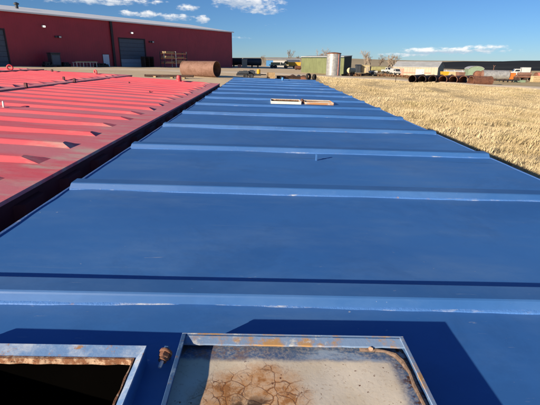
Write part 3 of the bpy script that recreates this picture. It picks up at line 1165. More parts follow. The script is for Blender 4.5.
P = at(200, 42.8)
pipe('steel_pipe', 'huge pale rusty steel pipe lying alone before the maroon building', P - Vector((0, 0, .03)), R(-24), 3.9, .75, 'rust_lt', .03, bands=True)
# long thin pipe on blocks
P = at(168, 39.5)
o = pipe('steel_pipe', 'long thin dark pipe on blocks behind the red tanks', P + Vector((0, 0, .10)), R(-3), 4.6, .10, 'rust_dk', .02)
for k, px in enumerate((154, 171, 183)):
    q = at(px, 39.5)
    o = tag(MB().box(-.12, .12, -.25, .25, -.05, .115, bev=.01).box(-.1, .1, -.22, .22, -.2, -.05).build('timber_block', 'wood', loc=(q.x, q.y, q.z)), ['left', 'middle', 'right'][k] + ' timber block under the long thin dark pipe', 'block', 'blocks under the thin pipe')


def wheel(parent, x, y, r, w, axis='y'):
    o = MB().lathe([(r * .55, -w / 2), (r * .92, -w / 2), (r, -w * .3), (r, w * .3), (r * .92, w / 2), (r * .55, w / 2)], axis, 18, closed=True).build('wheel', 'rubber', parent, True, (x, y, r))
    MB().lathe([(0, -w * .3), (r * .56, -w * .42), (r * .56, w * .42), (0, w * .3)], axis, 14).build('rim', 'char', o)
    return o


# low flatbed with yellow drum
P = at(249, 42)
t = thing('flatbed_trailer', 'low black flatbed trailer beyond the far end of the blue tank', 'trailer', P, R(4))
MB().box(-1.25, 1.15, -.7, .7, .34, .46, bev=.02).build('deck', 'black', t)
MB().box(-1.25, 1.15, -.72, -.701, .28, .42).build('side_rail', 'char', t)
MB().prism([(1.15, -.4), (1.15, .4), (1.7, .04), (1.7, -.04)], 'z', .34, .42).build('tongue', 'black', t)
for x in (-.35, .2):
    for y in (-.75, .75):
        wheel(t, x, y, .24, .16)
o = tag(MB().lathe([(0, 0), (.17, 0), (.18, .04), (.17, .2), (.18, .22), (.17, .38), (.12, .42), (0, .42)], 'z', 16).build('yellow_drum', 'yellow', None, True, (P.x + .95, P.y - .3, P.z + .53)), 'small yellow drum on the black flatbed trailer', 'drum')
o.location.z = P.z + .462
for k, (dx, dy) in enumerate(((-.8, .1), (-.35, -.2), (.25, .15))):
    tag(MB().box(-.35, .35, -.25, .25, 0, .16 + .05 * k, bev=.02).box(-.2, .2, -.15, .15, .16 + .05 * k, .24 + .05 * k).build('tarp_bundle', 'char', loc=(P.x + dx, P.y + dy, P.z + .462)), ['dark bundle at the rear of the black flatbed', 'dark bundle mid deck on the black flatbed', 'tallest dark bundle on the black flatbed'][k], 'bundle')
# tan crate
P = at(271, 42.5)
t = thing('wooden_crate', 'tan wooden crate standing alone beyond the blue tank end', 'crate', P, R(8))
MB().box(-.34, .34, -.34, .34, .02, .60).build('box', 'wood', t)
for z in (.05, .22, .39, .51):
    for y in (-.355, .341):
        MB().box(-.36, .36, y, y + .014, z, z + .09).build('slat', 'wood', t)
for s in (-.36, .32):
    MB().box(s, s + .04, -.372, -.356, .0, .62).build('corner_post', 'wood', t)
# scrap: tyres and beams
for k, (px, Y, r, lay, lab) in enumerate(((281, 43, .33, 1, 'tyre lying flat, leftmost of the scrap row past the blue tank'), (287, 44, .33, 1, 'tyre lying flat, second in the scrap row'), (309, 43, .33, 0, 'tyre standing up near the right end of the scrap row'), (315, 43.5, .30, 0, 'rightmost tyre of the scrap row, before the silo'))):
    P = at(px, Y)
    m = MB()
    m.lathe([(r * .55, -.11), (r * .9, -.12), (r, -.07), (r, .07), (r * .9, .12), (r * .55, .11)], 'z' if lay else 'y', 18, (0, 0, .12 if lay else r), closed=True)
    o = tag(m.build('tyre', 'rubber', None, True, P), lab, 'tyre', 'tyres in the scrap row')
    o.rotation_euler = (0, 0, R(20 * k))
for k, (px, L, lab) in enumerate(((297, 2.0, 'dark steel beam across the middle of the scrap row'), (303, 1.6, 'short rusty beam lying right of centre in the scrap row'), (284, 1.5, 'pale weathered beam at the left of the scrap row'))):
    P = at(px, 43.6)
    z = .0
    m = MB().box(-L / 2, L / 2, -.13, .13, z, z + .03).box(-L / 2, L / 2, -.02, .02, z + .03, z + .24).box(-L / 2, L / 2, -.13, .13, z + .24, z + .27)
    o = tag(m.build('steel_beam', ['rust_dk', 'rust', 'rust_lt'][k], None, False, P), lab, 'beam')
    o.rotation_euler = (0, 0, R([8, -20, 15][k]))
for k, px in enumerate((293, 299, 304)):
    P = at(px, 44.6)
    m = MB()
    rg = random.Random(k)
    secs = []
    for j in range(6):
        a = j / 5
        rr_ = (.45 + .15 * math.sin(k + j)) * math.sqrt(max(.02, 1 - a * a))
        secs.append(m.pts([(rr_ * math.cos(i * .785) * rg.uniform(.8, 1.2) * 1.3, rr_ * math.sin(i * .785) * rg.uniform(.8, 1.2), -.1 + .5 * a) for i in range(8)]))
    m.loft(secs)
    tag(m.build('scrap_heap', ['rust_dk', 'char', 'rust_dk'][k], None, False, P), ['left heap of dark scrap metal before the green shed', 'middle heap of charcoal scrap before the green shed', 'right heap of dark scrap metal before the green shed'][k], 'scrap', 'heaps in the scrap row')
o = tag(MB().lathe([(0, 0), (.09, 0), (.1, .1), (.09, .24), (.05, .3), (0, .3)], 'z', 12).build('yellow_jug', 'yellow', None, True, at(302.5, 46)), 'small yellow jug standing by the scrap heaps', 'jug')

# ------------------------------------------------------------------ green shed and silo
a, b = at(301.5, 77), at(344, 70)
v = (b - a)
L = v.xy.length
t = thing('green_shed', 'yellow-green corrugated metal shed with grey roof behind the silo', 'shed', (a.x, a.y, min(a.z, b.z)), math.atan2(v.y, v.x))
m = MB()
m.box(0, L, 0, .06, -.2, 2.75)
m.box(0, .06, .06, 2.0, -.2, 2.75)
m.box(.06, L - .06, 1.94, 2.0, -.2, 2.75)
x = .1
while x < L - .1:
    m.prism([(x, .001), (x + .04, -.05), (x + .12, -.05), (x + .16, .001)], 'z', -.15, 2.70)
    x += .34
m.build('wall', 'green_shed', t)
MB().prism([(-.12, 2.76), (2.1, 2.92), (2.1, 3.02), (-.12, 2.86)], 'x', -.1, L + .02).build('roof', 'grey_roof', t)
MB().box(0, L, -.09, -.052, 2.6, 2.75).build('eave_trim', 'green_trim_shade', t)
MB().box(L - .06, L, .06, 2.0, -.2, 2.75).prism([(-.02, 2.75), (2.0, 2.75), (2.0, 2.93)], 'x', L - .06, L).build('end_wall', 'green_trim_shade', t)  # same siding as the front, its shade painted in as darker green
P = at(333.5, 62)
t = thing('grain_silo', 'short galvanised steel silo standing before the green shed', 'silo', P)
SR, SH = 1.0, 3.05
m = MB()
pf = [(SR, -.15)]
for k in range(31):
    pf.append((SR + (.012 if k % 2 else -.004), SH * k / 31))
pf += [(SR, SH), (SR - .03, SH), (SR - .03, -.15)]
m.lathe(pf, 'z', 36, closed=True)
m.build('shell', 'galv', t, True)
for z in (1.02, 2.03):
    MB().lathe([(SR + .02, z - .03), (SR + .03, z), (SR + .02, z + .03), (SR - .01, z + .03), (SR - .01, z - .03)], 'z', 36, closed=True).build('hoop', 'galv', t, True)
MB().lathe([(SR + .05, SH - .08), (SR + .05, SH + .03), (SR * .5, SH + .12), (.1, SH + .15), (0, SH + .15)], 'z', 32).build('cap', 'rust', t, True)
P = at(338.5, 60.3)
t = thing('marker_pole', 'thin red pole standing at the right edge of the silo', 'pole', P)
MB().lathe([(0, -.3), (.045, -.3), (.04, 2.9), (0, 2.92)], 'z', 8).build('pole', 'redstripe', t, True)
MB().lathe([(0, -.05), (.12, -.05), (.12, .06), (0, .07)], 'z', 10).build('base', 'rust_dk', t)


# ------------------------------------------------------------------ horizontal tanks, boxes, sheds, vehicles
def cyl_tank(label, P, rz, L, rad, mat, endmat, legs=2, z0=.25, group=None, name='horizontal_tank'):
    t = thing(name, label, 'tank', P, rz, group)
    m = MB()
    m.lathe([(rad, -L / 2), (rad, L / 2)], 'x', 24, (0, 0, rad + z0))
    m.build('shell', mat, t, True)
    for s in (-1, 1):
        m = MB()
        m.lathe([(rad * 1.005, s * (L / 2 - .03)), (rad * .97, s * (L / 2 + rad * .12)), (rad * .75, s * (L / 2 + rad * .25)), (rad * .3, s * (L / 2 + rad * .32)), (.01, s * (L / 2 + rad * .33))], 'x', 24, (0, 0, rad + z0))
        m.build('end_cap', endmat, t, True)
    for k in range(legs):
        x = -L * .35 + L * .7 * k / max(1, legs - 1)
        MB().box(x - .12, x + .12, -rad * .7, rad * .7, -.25, z0 + rad * .35).build('saddle', 'rust_dk', t)
    return t


def box_hut(name, label, cat, P, rz, w, d, h, wall, roof, rise=.25, door=None, roofname='roof', group=None):
    t = thing(name, label, cat, P, rz, group)
    m = MB().box(-w / 2, w / 2, -d / 2, d / 2, -.3, h)
    n = int(w / .5)
    for k in range(n):
        x = -w / 2 + .12 + k * .5
        m.prism([(x, -d / 2 + .001), (x + .03, -d / 2 - .03), (x + .12, -d / 2 - .03), (x + .15, -d / 2 + .001)], 'z', -.2, h - .03)
    m.build('wall', wall, t)
    MB().prism([(-d / 2 - .12, h + .002), (0, h + rise), (d / 2 + .12, h + .002), (d / 2 + .12, h + .08), (0, h + rise + .08), (-d / 2 - .12, h + .08)], 'x', -w / 2 - .12, w / 2 + .12).build(roofname, roof, t)
    m = MB()
    for s in (-1, 1):
        m.prism([(-d / 2, h - .01), (d / 2, h - .01), (0, h + rise - .01)], 'x', s * (w / 2 - .03) - .03, s * (w / 2 - .03) + .03)
    m.build('gable', wall, t)
    if door:
        for (x, dw, dh, mt) in door:
            q = MB().box(x - dw / 2, x + dw / 2, -d / 2 - .07, -d / 2 - .032, .05, dh).build('door', mt, t)
            MB().box(x + dw * .3, x + dw * .36, -d / 2 - .11, -d / 2 - .071, dh * .48, dh * .54).build('handle', 'char', q)
    return t


# right: row of rusty pipes, open ends to the camera
row = [(414, 'rust_dk', 57, .41, 'dark end pipe, leftmost of the rusty pipe row'), (424, 'rust_dk', 55, .40, 'dark pipe second from the left in the pipe row'), (434.5, 'rust_dk', 57, .42, 'dark pipe third from the left in the pipe row'),
       (445, 'rust', 56, .43, 'rusty pipe in the middle of the pipe row, before the yellow skip'), (455.5, 'rust', 54, .44, 'open rusty pipe, third from the right in the pipe row'), (466, 'rust', 56, .46, 'open rusty pipe, second from the right in the pipe row')]
for (px, mt, rz, rad, lab) in row:
    F = at(px, 46.2)
    L = 4.6
    c = Vector((F.x + math.cos(R(rz)) * L / 2, F.y + math.sin(R(rz)) * L / 2, 0))
    c.z = g1(c.x, c.y) - .05
    pipe('steel_pipe', lab, c, R(rz), L, rad, mt, .03, 'row of rusty pipes by the gravel road')
P = at(483.5, 45.2)
pipe('steel_pipe', 'rusty pipe lying lengthwise at the right end of the pipe row', P - Vector((0, 0, .05)), R(12), 2.4, .48, 'rust', .03, 'row of rusty pipes by the gravel road')

P = at(497, 62)
cyl_tank('long pale horizontal tank with rust stains behind the pipe row', P, R(-6), 3.6, .66, 'galv', 'rust_lt', 3, .12)
P = at(479.5, 63)
cyl_tank('rusty brown upright-ended tank at the left of the pale tank', P, R(70), 1.6, .60, 'rust', 'rust', 2, .1)
P = at(494.5, 66)
tag(MB().tube([(0, 0, -.2), (0, 0, 1.95)], [.06, .04], 8).tube([(0, 0, 1.9), (.18, 0, 2.1)], .035, 6).tube([(0, 0, 1.9), (-.15, 0, 2.15)], .03, 6).build('vent_pipe', 'rust_lt', None, True, P), 'thin forked vent pipe rising behind the pale tank', 'pipe')
P = at(513.5, 66)
t = thing('orange_container', 'small bright orange metal container right of the pale tank', 'container', P, R(-5))
MB().box(-.42, .42, -.5, .5, .12, 1.05, bev=.02).build('body', 'orange', t)
MB().box(-.46, .46, -.54, .54, 1.051, 1.12, bev=.02).build('top_cover', 'orange', t)
for s in (-.3, .3):
    MB().box(s - .08, s + .08, -.45, .45, -.15, .119).build('foot', 'rust_dk', t)


def truck(label, P, rz, body, cab, L=4.8, W=1.7, ch=1.5, bed='flat', bedmat=None, sc=1.):
    t = thing('parked_truck', label, 'truck', P, rz)
    t.scale = (sc, sc, sc)
    MB().box(-L / 2, L / 2, -.45, .45, .42, .6).build('chassis', 'black', t)
    c = MB().prism([(L / 2 - 1.9, .6), (L / 2, .6), (L / 2 + .05, 1.05), (L / 2 - .75, 1.2), (L / 2 - 1.05, .3 + ch + .15), (L / 2 - 1.9, .3 + ch + .15)], 'y', -W / 2, W / 2).build('cab', cab, t)
    MB().prism([(L / 2 - 1.75, 1.22), (L / 2 - .95, 1.22), (L / 2 - 1.13, ch + .3), (L / 2 - 1.75, ch + .3)], 'y', -W / 2 - .01, W / 2 + .01).build('side_window', 'glass', c)
    MB().prism([(L / 2 - .74, 1.24), (L / 2 - .72, 1.24), (L / 2 - 1.0, ch + .36), (L / 2 - 1.03, ch + .36)], 'y', -W / 2 + .1, W / 2 - .1).build('windscreen', 'glass', c)
    for s in (-.6, .6):
        MB().box(L / 2 + .02, L / 2 + .07, s - .12, s + .12, .78, .95).build('headlight', 'lamp_white', c)
    if bed == 'flat':
        MB().box(-L / 2, L / 2 - 2.0, -W / 2, W / 2, .62, .78).build('bed', bedmat or body, t)
        MB().box(L / 2 - 2.1, L / 2 - 2.0, -W / 2, W / 2, .781, 1.6).build('headboard', bedmat or body, t)
    elif bed == 'box':
        MB().box(-L / 2, L / 2 - 2.0, -W / 2, W / 2, .62, 1.9, bev=.03).build('box_body', bedmat or body, t)
    else:
        MB().box(-L / 2, L / 2 - 2.0, -W / 2, W / 2, .62, 1.15, bev=.03).build('bed', bedmat or body, t)
    for x in (-L / 2 + .9, L / 2 - .95):
        for y in (-W / 2 + .05, W / 2 - .05):
            wheel(t, x, y, .42, .26)
    return t


truck('white flatbed truck parked behind the pale tank at the right', at(520, 76), R(160), 'white', 'white', 3.4, 1.5, 1.2, 'box')
# rusty machinery row at right edge
P = at(527, 60)
t = thing('farm_machine', 'rusty frame machine with rollers right of the orange container', 'machine', P, R(-4))
MB().box(-1.3, 1.3, -.5, .5, .5, .62, bev=.02).build('frame', 'rust', t)
MB().box(-1.35, 1.35, -.08, .08, .621, .78).build('top_beam', 'rust_lt', t)
for x in (-1.0, 0, 1.0):
    MB().lathe([(0, -.5), (.2, -.5), (.2, .5), (0, .5)], 'y', 14).build('roller', 'rust_dk', t, True, (x, 0, .3))
for x in (-1.2, 1.2):
    MB().box(x - .05, x + .05, -.45, .45, -.1, .499).build('leg', 'rust_dk', t)
MB().tube([(.6, 0, .7), (.75, 0, 1.45)], .04, 8).build('lever', 'rust_dk', t)
MB().lathe([(0, -.9), (.22, -.9), (.22, .9), (0, .9)], 'x', 14).build('drum', 'rust_lt', t, True, (-.1, 0, 1.0))
P = at(523, 57)
t = thing('steel_trough', 'faded green trough lying before the rusty machine', 'trough', P, R(-6))
MB().prism([(-.22, .3), (-.15, 0), (.15, 0), (.22, .3), (.19, .3), (.13, .03), (-.13, .03), (-.19, .3)], 'x', -.7, .7).build('basin', 'mint', t)
for x in (-.701, .681):
    MB().prism([(-.22, .3), (-.15, 0), (.15, 0), (.22, .3)], 'x', x, x + .02).build('end_plate', 'mint', t)
P = at(511, 56)
t = thing('harrow', 'low black harrow frame on the ground below the orange container', 'harrow', P, R(3))
for y in (-.4, 0, .4):
    MB().box(-1.1, 1.3, y - .05, y + .05, .22, .32).build('bar', 'black', t)
for x in (-.9, -.3, .3, .9):
    MB().box(x - .04, x + .04, -.45, .45, .321, .38).build('cross_bar', 'rust_dk', t)
    for y in (-.4, .4):
        MB().box(x - .03, x + .03, y - .03, y + .03, -.08, .219).build('tine', 'black', t)
P = at(538.5, 58)
t = thing('wooden_crate', 'tan box at the right edge of the picture beside the rusty machine', 'crate', P, R(-4))
MB().box(-.45, .45, -.4, .4, .02, .8).build('box', 'tan', t)
for z in (.06, .3, .55):
    MB().box(-.47, .47, -.42, -.401, z, z + .18).build('slat', 'wood', t)
P = at(552, 62)
cyl_tank('rust-red tank running out of the right edge of the picture', P, R(4), 4.2, .5, 'redstripe', 'rust', 2, .3)

# cream long shed with grey roof
P = at(419, 84)
box_hut('long_shed', 'long cream shed with weathered grey roof behind the pipe row', 'shed', P, R(-34), 8.4, 4.6, 1.55, 'cream', 'grey_roof', 1.0, [(-2.6, .9, 1.3, 'redstripe'), (1.0, 1.6, 1.2, 'white')])
t = bpy.context.scene.collection.objects
shed = [o for o in COL.objects if o.name.startswith('long_shed')][0]
MB().box(-4.0, 3.0, -2.36, -2.335, .4, .62).build('stripe', 'redstripe', shed)
MB().box(4.202, 4.25, -2.3, 2.3, -.2, 1.55).build('end_shade_sheet', 'char', shed)  # dark sheet over the cream end, painting its shaded side
MB().prism([(-2.3, 1.551), (2.3, 1.551), (0, 2.5)], 'x', 4.202, 4.25).build('gable_shade_sheet', 'char', shed)  # gable part of the same painted shade
truck('white cab truck parked at the left end of the cream shed', at(396.5, 78), R(-80), 'white', 'white', 4.2, 1.6, 1.35, 'box', None, .62)
truck('small white truck between the olive tank and the cream shed', at(388, 96), R(-60), 'white', 'white', 3.6, 1.5, 1.3, 'pick', None, .75)
truck('low white pickup parked below the tan boxes', at(374, 76), R(170), 'white', 'white', 2.4, 1.0, .7, 'pick', None, .62)
P = at(352, 67)
cyl_tank('tan horizontal tank with round end just right of the green shed', P, R(60), 1.9, .40, 'tan', 'tan', 2, .35)
P = at(358.5, 97)
box_hut('dark_hut', 'narrow dark hut left of the pale tan box', 'hut', P, R(3), 1.0, 1.4, 1.5, 'char', 'char', .15)
P = at(365, 98)
box_hut('tan_container', 'pale tan box container between the dark hut and the olive tank', 'container', P, R(4), 1.9, 1.6, 1.6, 'tan', 'tan', .1, [(.4, .6, 1.3, 'cream')])
P = at(379.5, 98)
cyl_tank('long olive horizontal tank left of the cream shed', P, R(3), 3.4, .60, 'olive', 'olive', 3, .3)
# pale tunnel tents and green-roofed shed farther right
P = at(455, 100)
t = thing('tunnel_tent', 'long low white tunnel tent behind the middle of the pipe row', 'tent', P, R(-4))
arc = [(1.1 * math.cos(math.pi * k / 12), 1.15 * math.sin(math.pi * k / 12)) for k in range(13)]
MB().prism(arc, 'x', -3.6, 3.6).build('cover', 'white', t, True)
for x in (-3.6, -1.8, 0, 1.8, 3.6):
    MB().tube([(x, p_[0] * 1.015, p_[1] * 1.015) for p_ in arc], .03, 6).build('hoop', 'lamp_white', t)
P = at(475, 92)
t = thing('green_shed', 'mint-green shed with bowed roof behind the rusty tanks', 'shed', P, R(-12))
arc = [(-1.5, -.2), (1.5, -.2), (1.5, 1.55)] + [(1.5 * math.cos(math.pi * (.08 + .84 * k / 10)) / math.cos(math.pi * .08), 1.3 + .75 * math.sin(math.pi * (.08 + .84 * k / 10))) for k in range(11)] + [(-1.5, 1.55)]
MB().prism(arc, 'y', -1.8, 1.8).build('wall', 'mint', t)
arc2 = [(1.58 * math.cos(math.pi * (.08 + .84 * k / 10)) / math.cos(math.pi * .08), 1.34 + .75 * math.sin(math.pi * (.08 + .84 * k / 10))) for k in range(11)]
MB().prism(arc2 + [(q[0] * .98, q[1] - .05) for q in reversed(arc2)], 'y', -1.95, 1.95).build('roof', 'grey_roof', t, True)
MB().box(-.5, .5, -1.86, -1.801, .0, 1.2).build('door', 'mint', t)
for k, (px, Y, mt, lab) in enumerate(((446, 74, 'yellow', 'yellow skip bin behind the pipe row, right of the cream shed'), (455, 76, 'tan', 'tan skip bin behind the pipe row, left of the rusty tanks'), (462, 74, 'rust_lt', 'rust-coloured skip bin just left of the rusty tanks'))):
    t = thing('skip_bin', lab, 'skip', at(px, Y), R(-5 + 6 * k))
    MB().prism([(-.45, 0), (.45, 0), (.62, .95), (.56, .95), (.42, .06), (-.42, .06), (-.56, .95), (-.62, .95)], 'y', -.5, .5).build('body', mt, t)
    for y in (-.52, .5):
        MB().prism([(-.45, 0), (.45, 0), (.62, .95), (-.62, .95)], 'y', y, y + .02).build('side_plate', mt, t)
    MB().box(-.3, .3, -.45, .45, -.15, -.002).build('skid', 'rust_dk', t)

# centre distance: dark trailers, box, trucks, long building
P = at(252, 116)
cyl_tank('black tanker body, right one of the dark pair beside the maroon building', P, R(-6), 4.6, .95, 'char', 'black', 3, .5)
P = at(237, 118)
cyl_tank('black tanker body, left one of the dark pair nearest the maroon building', P, R(-4), 2.6, .95, 'black', 'black', 2, .45)
P = at(244.5, 113)
box_hut('tan_container', 'small cream box standing between the two black tankers', 'container', P, R(4), 1.35, 1.2, 1.95, 'cream', 'cream', .08)
P = at(239.5, 110)
t = thing('red_bin', 'small dark red bin before the black tankers', 'bin', P)
MB().prism([(-.4, 0), (.4, 0), (.48, .75), (-.48, .75)], 'y', -.35, .35).build('body', 'redstripe', t)
MB().box(-.5, .5, -.38, .38, .751, .82, bev=.02).build('lid', 'rust_dk', t)
P = at(286, 165)
t = thing('long_building', 'long low white and blue building on the skyline left of the green shed', 'building', P, R(0))
for (xa, xb, mt) in ((-7.6, -5.0, 'sky_blue'), (-5.0, .2, 'white'), (.2, 5.2, 'navy')):
    MB().box(xa, xb - .02, -2, 2, -.5, 2.3 if mt != 'navy' else 2.6).build('wall', mt, t)
MB().prism([(-2.2, 2.62), (0, 3.0), (2.2, 2.62), (2.2, 2.72), (0, 3.1), (-2.2, 2.72)], 'x', -7.7, 5.3).build('roof', 'grey_roof', t)
for x in (-4.2, -3.0, -1.8, -.6):
    MB().box(x - .3, x + .3, -2.05, -2.001, .8, 1.6).build('window', 'glass', t)
P = at(292.5, 122)
t = thing('dump_truck', 'yellow truck body parked left of the green shed', 'truck', P, R(176))
MB().box(-2.3, 2.3, -.5, .5, .5, .68).build('chassis', 'black', t)
MB().prism([(-2.3, .72), (1.0, .72), (1.2, 1.75), (-2.4, 1.75)], 'y', -1, 1).build('box_body', 'yellow', t)
c = MB().prism([(1.15, .7), (2.4, .7), (2.4, 1.3), (2.1, 2.0), (1.25, 2.0)], 'y', -.95, .95).build('cab', 'yellow', t)
MB().prism([(1.4, 1.3), (2.25, 1.3), (2.02, 1.85), (1.4, 1.85)], 'y', -.965, .965).build('side_window', 'glass', c)
for x in (-1.5, -.6, 1.8):
    for y in (-.85, .85):
        wheel(t, x, y, .45, .3)
P = at(279, 117)
t = thing('lowboy_trailer', 'tan equipment trailer with dark wheels left of the yellow truck', 'trailer', P, R(4))
MB().box(-2.6, 2.6, -.9, .9, .72, .98, bev=.03).build('deck', 'tan', t)
MB().box(-2.2, .3, -.6, .6, .981, 1.55, bev=.05).build('load', 'olive', t)
MB().box(.6, 1.9, -.5, .5, .981, 1.35, bev=.05).build('engine_box', 'tan', t)
for x in (-1.9, -1.0, 1.9):
    for y in (-.8, .8):
        wheel(t, x, y, .44, .28)
cyl_tank('brown tank on saddles between the yellow truck and the green shed', at(298, 104), R(20), 1.3, .42, 'rust', 'rust_dk', 2, .1)

# fence post before the road
P = at(397.5, 45.5)
t = thing('fence_post', 'lone thin rusty fence post at the near side of the gravel road', 'post', P)
MB().box(-.028, .028, -.01, .01, -.4, 1.0).box(-.006, .006, -.035, -.0101, -.4, 1.0).build('shaft', 'rust_dk', t)
MB().box(-.09, .09, -.003, .003, -.32, -.12).build('anchor_plate', 'rust_dk', t)


# ------------------------------------------------------------------ bare trees and brush
def bare_tree(label, P, H, seed, spread=.5, name='bare_tree'):
    rg = random.Random(seed)
    t = thing(name, label, 'tree', P, rg.uniform(0, 6), 'bare winter trees on the skyline')
    tr, cw = MB(), MB()

    def grow(p, d, L, r, depth):
        q = p + d * L
        mid = (p + q) / 2 + Vector((rg.uniform(-1, 1), rg.uniform(-1, 1), 0)) * L * .07
        tgt = tr if depth == 0 else cw
        tgt.tube([p, mid, q], [r, r * .85, r * .68], 5 if depth < 2 else 3, 0, cap=False)
        if depth >= 5:
            return
        n = rg.choice((2, 3, 3)) if depth else 4
        for k in range(n):
            a = rg.uniform(0, 2 * math.pi)
            ang = rg.uniform(.25, .75) * (spread * 2)
            ax = d.orthogonal().normalized()
            nd = (d * math.cos(ang) + (Matrix.Rotation(a, 3, d) @ ax) * math.sin(ang) + Vector((0, 0, .14))).normalized()
            grow(p.lerp(q, rg.uniform(.55, 1.0)), nd, L * rg.uniform(.6, .85), max(r * .6, .022), depth + 1)
    grow(Vector((0, 0, -.2)), Vector((rg.uniform(-.08, .08), 0, 1)).normalized(), H * .30, H * .024, 0)
    tr.build('trunk', 'bark', t, True)
    cw.build('crown', 'bark', t)
    return t


for (px, Y, H, sd, sp_, lab) in ((290, 175, 5.2, 1, .45, 'bare tree above the white and blue building'), (298, 180, 3.9, 2, .4, 'small bare tree above the yellow truck'), (319, 140, 5.0, 3, .55, 'bare tree crown showing over the left of the green shed roof'), (325, 145, 5.2, 13, .55, 'bare tree crown showing over the shed roof beside the silo'),
                                 (365, 128, 4.8, 4, .33, 'slender bare tree, leftmost of the group over the tan box'), (371, 130, 4.4, 5, .4, 'bare tree second from the left over the olive tank'), (379, 132, 4.2, 6, .4, 'bare tree over the right half of the olive tank'), (388, 120, 4.2, 7, .5, 'wide bare tree behind the small white truck'),
                                 (394, 118, 4.4, 8, .5, 'dense bare tree at the left end of the cream shed roof'), (264, 190, 3.6, 9, .6, 'low bare tree at the left end of the white and blue building'), (270, 185, 3.0, 10, .6, 'small round bare tree left of the white and blue building')):
    bare_tree(lab, at(px, Y), H * 1.5, sd, sp_)


def brush(label, P, w, h, seed, mat='brush'):
    rg = random.Random(seed)
    m = MB()
    for k in range(220):
        a, r = rg.uniform(0, 6.28), math.sqrt(rg.random())
        b = Vector((math.cos(a) * r * w / 2, math.sin(a) * r * w * .35, -.05))
        tip = b + Vector((rg.uniform(-.25, .25) * h, rg.uniform(-.25, .25) * h, h * rg.uniform(.4, 1.05) * math.sqrt(max(.1, 1 - r * r * .8))))
        s = Vector((rg.uniform(-1, 1), rg.uniform(-1, 1), 0)).normalized() * .035
        m.face(m.pts([b - s, b + s, tip]))
        q = b.lerp(tip, .6)
        m.face(m.pts([q, q + s * 2 + Vector((0, 0, .06)), q + Vector((rg.uniform(-.2, .2), rg.uniform(-.2, .2), .16))]))
    return tag(m.build('dry_bush', mat, None, False, P), label, 'bush', 'dry bushes along the road')


bl = ['dry bush at the foot of the tan horizontal tank', 'dry bush right of the tan horizontal tank', 'low russet bush below the tan box', 'russet bush by the low white pickup', 'dry bush right of the low white pickup', 'russet bush before the olive tank', 'dry bush left of the white cab truck', 'dry bush right of the white cab truck', 'dry bush before the cream shed door', 'dry bush at the left end of the pipe row']
for k, (px, Y, w, h) in enumerate(((346, 63, 1.0, .45), (357, 64, 1.5, .6), (363, 66, 1.6, .5), (369, 68, 1.4, .6), (380, 68, 1.6, .55), (386, 70, 1.6, .6), (392, 69, 1.4, .5), (401, 68, 1.5, .45), (407, 66, 1.4, .5), (411, 60, 1.2, .45))):
    brush(bl[k], at(px, Y), w, h, 40 + k)

# ------------------------------------------------------------------ dry grass of the field
rs = np.random.RandomState(5)


def vnoise(x, y, s, seed):
    r = np.random.RandomState(seed)
    tab = r.rand(64, 64)
    u, v = x / s, y / s
    i, j = np.floor(u).astype(int), np.floor(v).astype(int)
    fu, fv = u - i, v - j
    fu, fv = fu * fu * (3 - 2 * fu), fv * fv * (3 - 2 * fv)
    T = lambda a, b: tab[a % 64, b % 64]
    return (T(i, j) * (1 - fu) + T(i + 1, j) * fu) * (1 - fv) + (T(i, j + 1) * (1 - fu) + T(i + 1, j + 1) * fu) * fv


def road_y(x):
    xr = np.array([-30, -12, 2, 12, 19.5, 27.3, 40, 60.])
    yr = np.array([58, 62, 60, 54, 47.5, 40, 31, 20.])
    return np.interp(x, xr, yr)


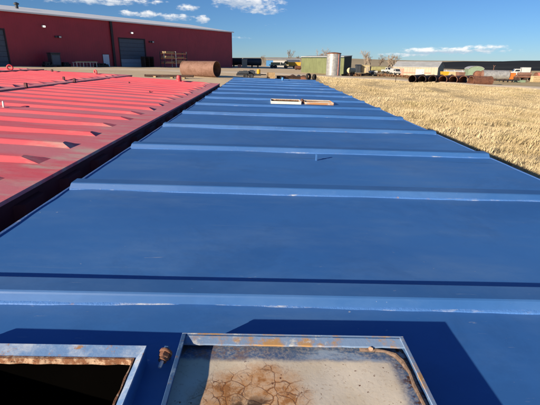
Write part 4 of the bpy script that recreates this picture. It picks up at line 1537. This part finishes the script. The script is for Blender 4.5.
def grass_patch(n, ymin, ymax, dens, h0, h1, wid, cut=.32):
    Y = ymin + (ymax - ymin) * rs.rand(n) ** .8
    X = Y * (-.02 + .80 * rs.rand(n))
    keep = (X > 2.0 + .07 * Y) & (Y < road_y(X) - 2.8 - .6 * rs.rand(n))
    keep &= (X > 5.2) | (Y > 14)
    X, Y = X[keep], Y[keep]
    cl = .55 * vnoise(X, Y, 1.6, 1) + .3 * vnoise(X, Y, .55, 2) + .25 * vnoise(X, Y, 6., 3)
    keep = rs.rand(len(X)) < np.clip((cl - cut) * dens, .03, 1)
    X, Y, cl = X[keep], Y[keep], cl[keep]
    N = len(X)
    Z = G(X, Y) - .03
    h = (h0 + (h1 - h0) * rs.rand(N)) * (.35 + 1.0 * cl) * (1 - .68 * sst(14, 30, Y))
    a = rs.rand(N) * 6.283
    lean = .15 + .55 * rs.rand(N)
    wx, wy = .22, .08                   # laid over by the wind
    tx, ty = np.cos(a) * lean * h * .6 + wx * h * .5, np.sin(a) * lean * h * .6 + wy * h * .5
    b = rs.rand(N) * 6.283
    w = wid * (.6 + .8 * rs.rand(N))
    dx, dy = np.cos(b) * w, np.sin(b) * w
    V = np.empty((N, 4, 3))
    V[:, 0] = np.stack([X - dx, Y - dy, Z], -1)
    V[:, 1] = np.stack([X + dx, Y + dy, Z], -1)
    V[:, 2] = np.stack([X + tx * .4 + dx * .7, Y + ty * .4 + dy * .7, Z + h * .6], -1)
    V[:, 3] = np.stack([X + tx, Y + ty, Z + h * .95], -1)
    return V


V = np.concatenate([grass_patch(900000, 5, 26, 4., .07, .20, .0026, .2), grass_patch(520000, 5, 26, 3., .22, .46, .0022, .52), grass_patch(520000, 22, 56, 4., .16, .34, .0055, .2), grass_patch(160000, 22, 56, 3., .4, .7, .005, .55)])
N = len(V)
me = bpy.data.meshes.new('dry_grass')
me.vertices.add(N * 4)
me.vertices.foreach_set('co', V.reshape(-1))
idx = (np.arange(N)[:, None] * 4 + np.array([0, 1, 2, 0, 2, 3])[None]).reshape(-1)
me.loops.add(N * 6)
me.loops.foreach_set('vertex_index', idx.astype(np.int32))
me.polygons.add(N * 2)
me.polygons.foreach_set('loop_start', np.arange(0, N * 6, 3, dtype=np.int32))
me.update(calc_edges=True)
me.validate()
me.materials.append(M['grass'])
o = link('dry_grass', me)
struct(o, 'stuff')
o['label'] = 'tall dry straw-coloured grass covering the field'
o['category'] = 'grass'
print('GRASS', N)
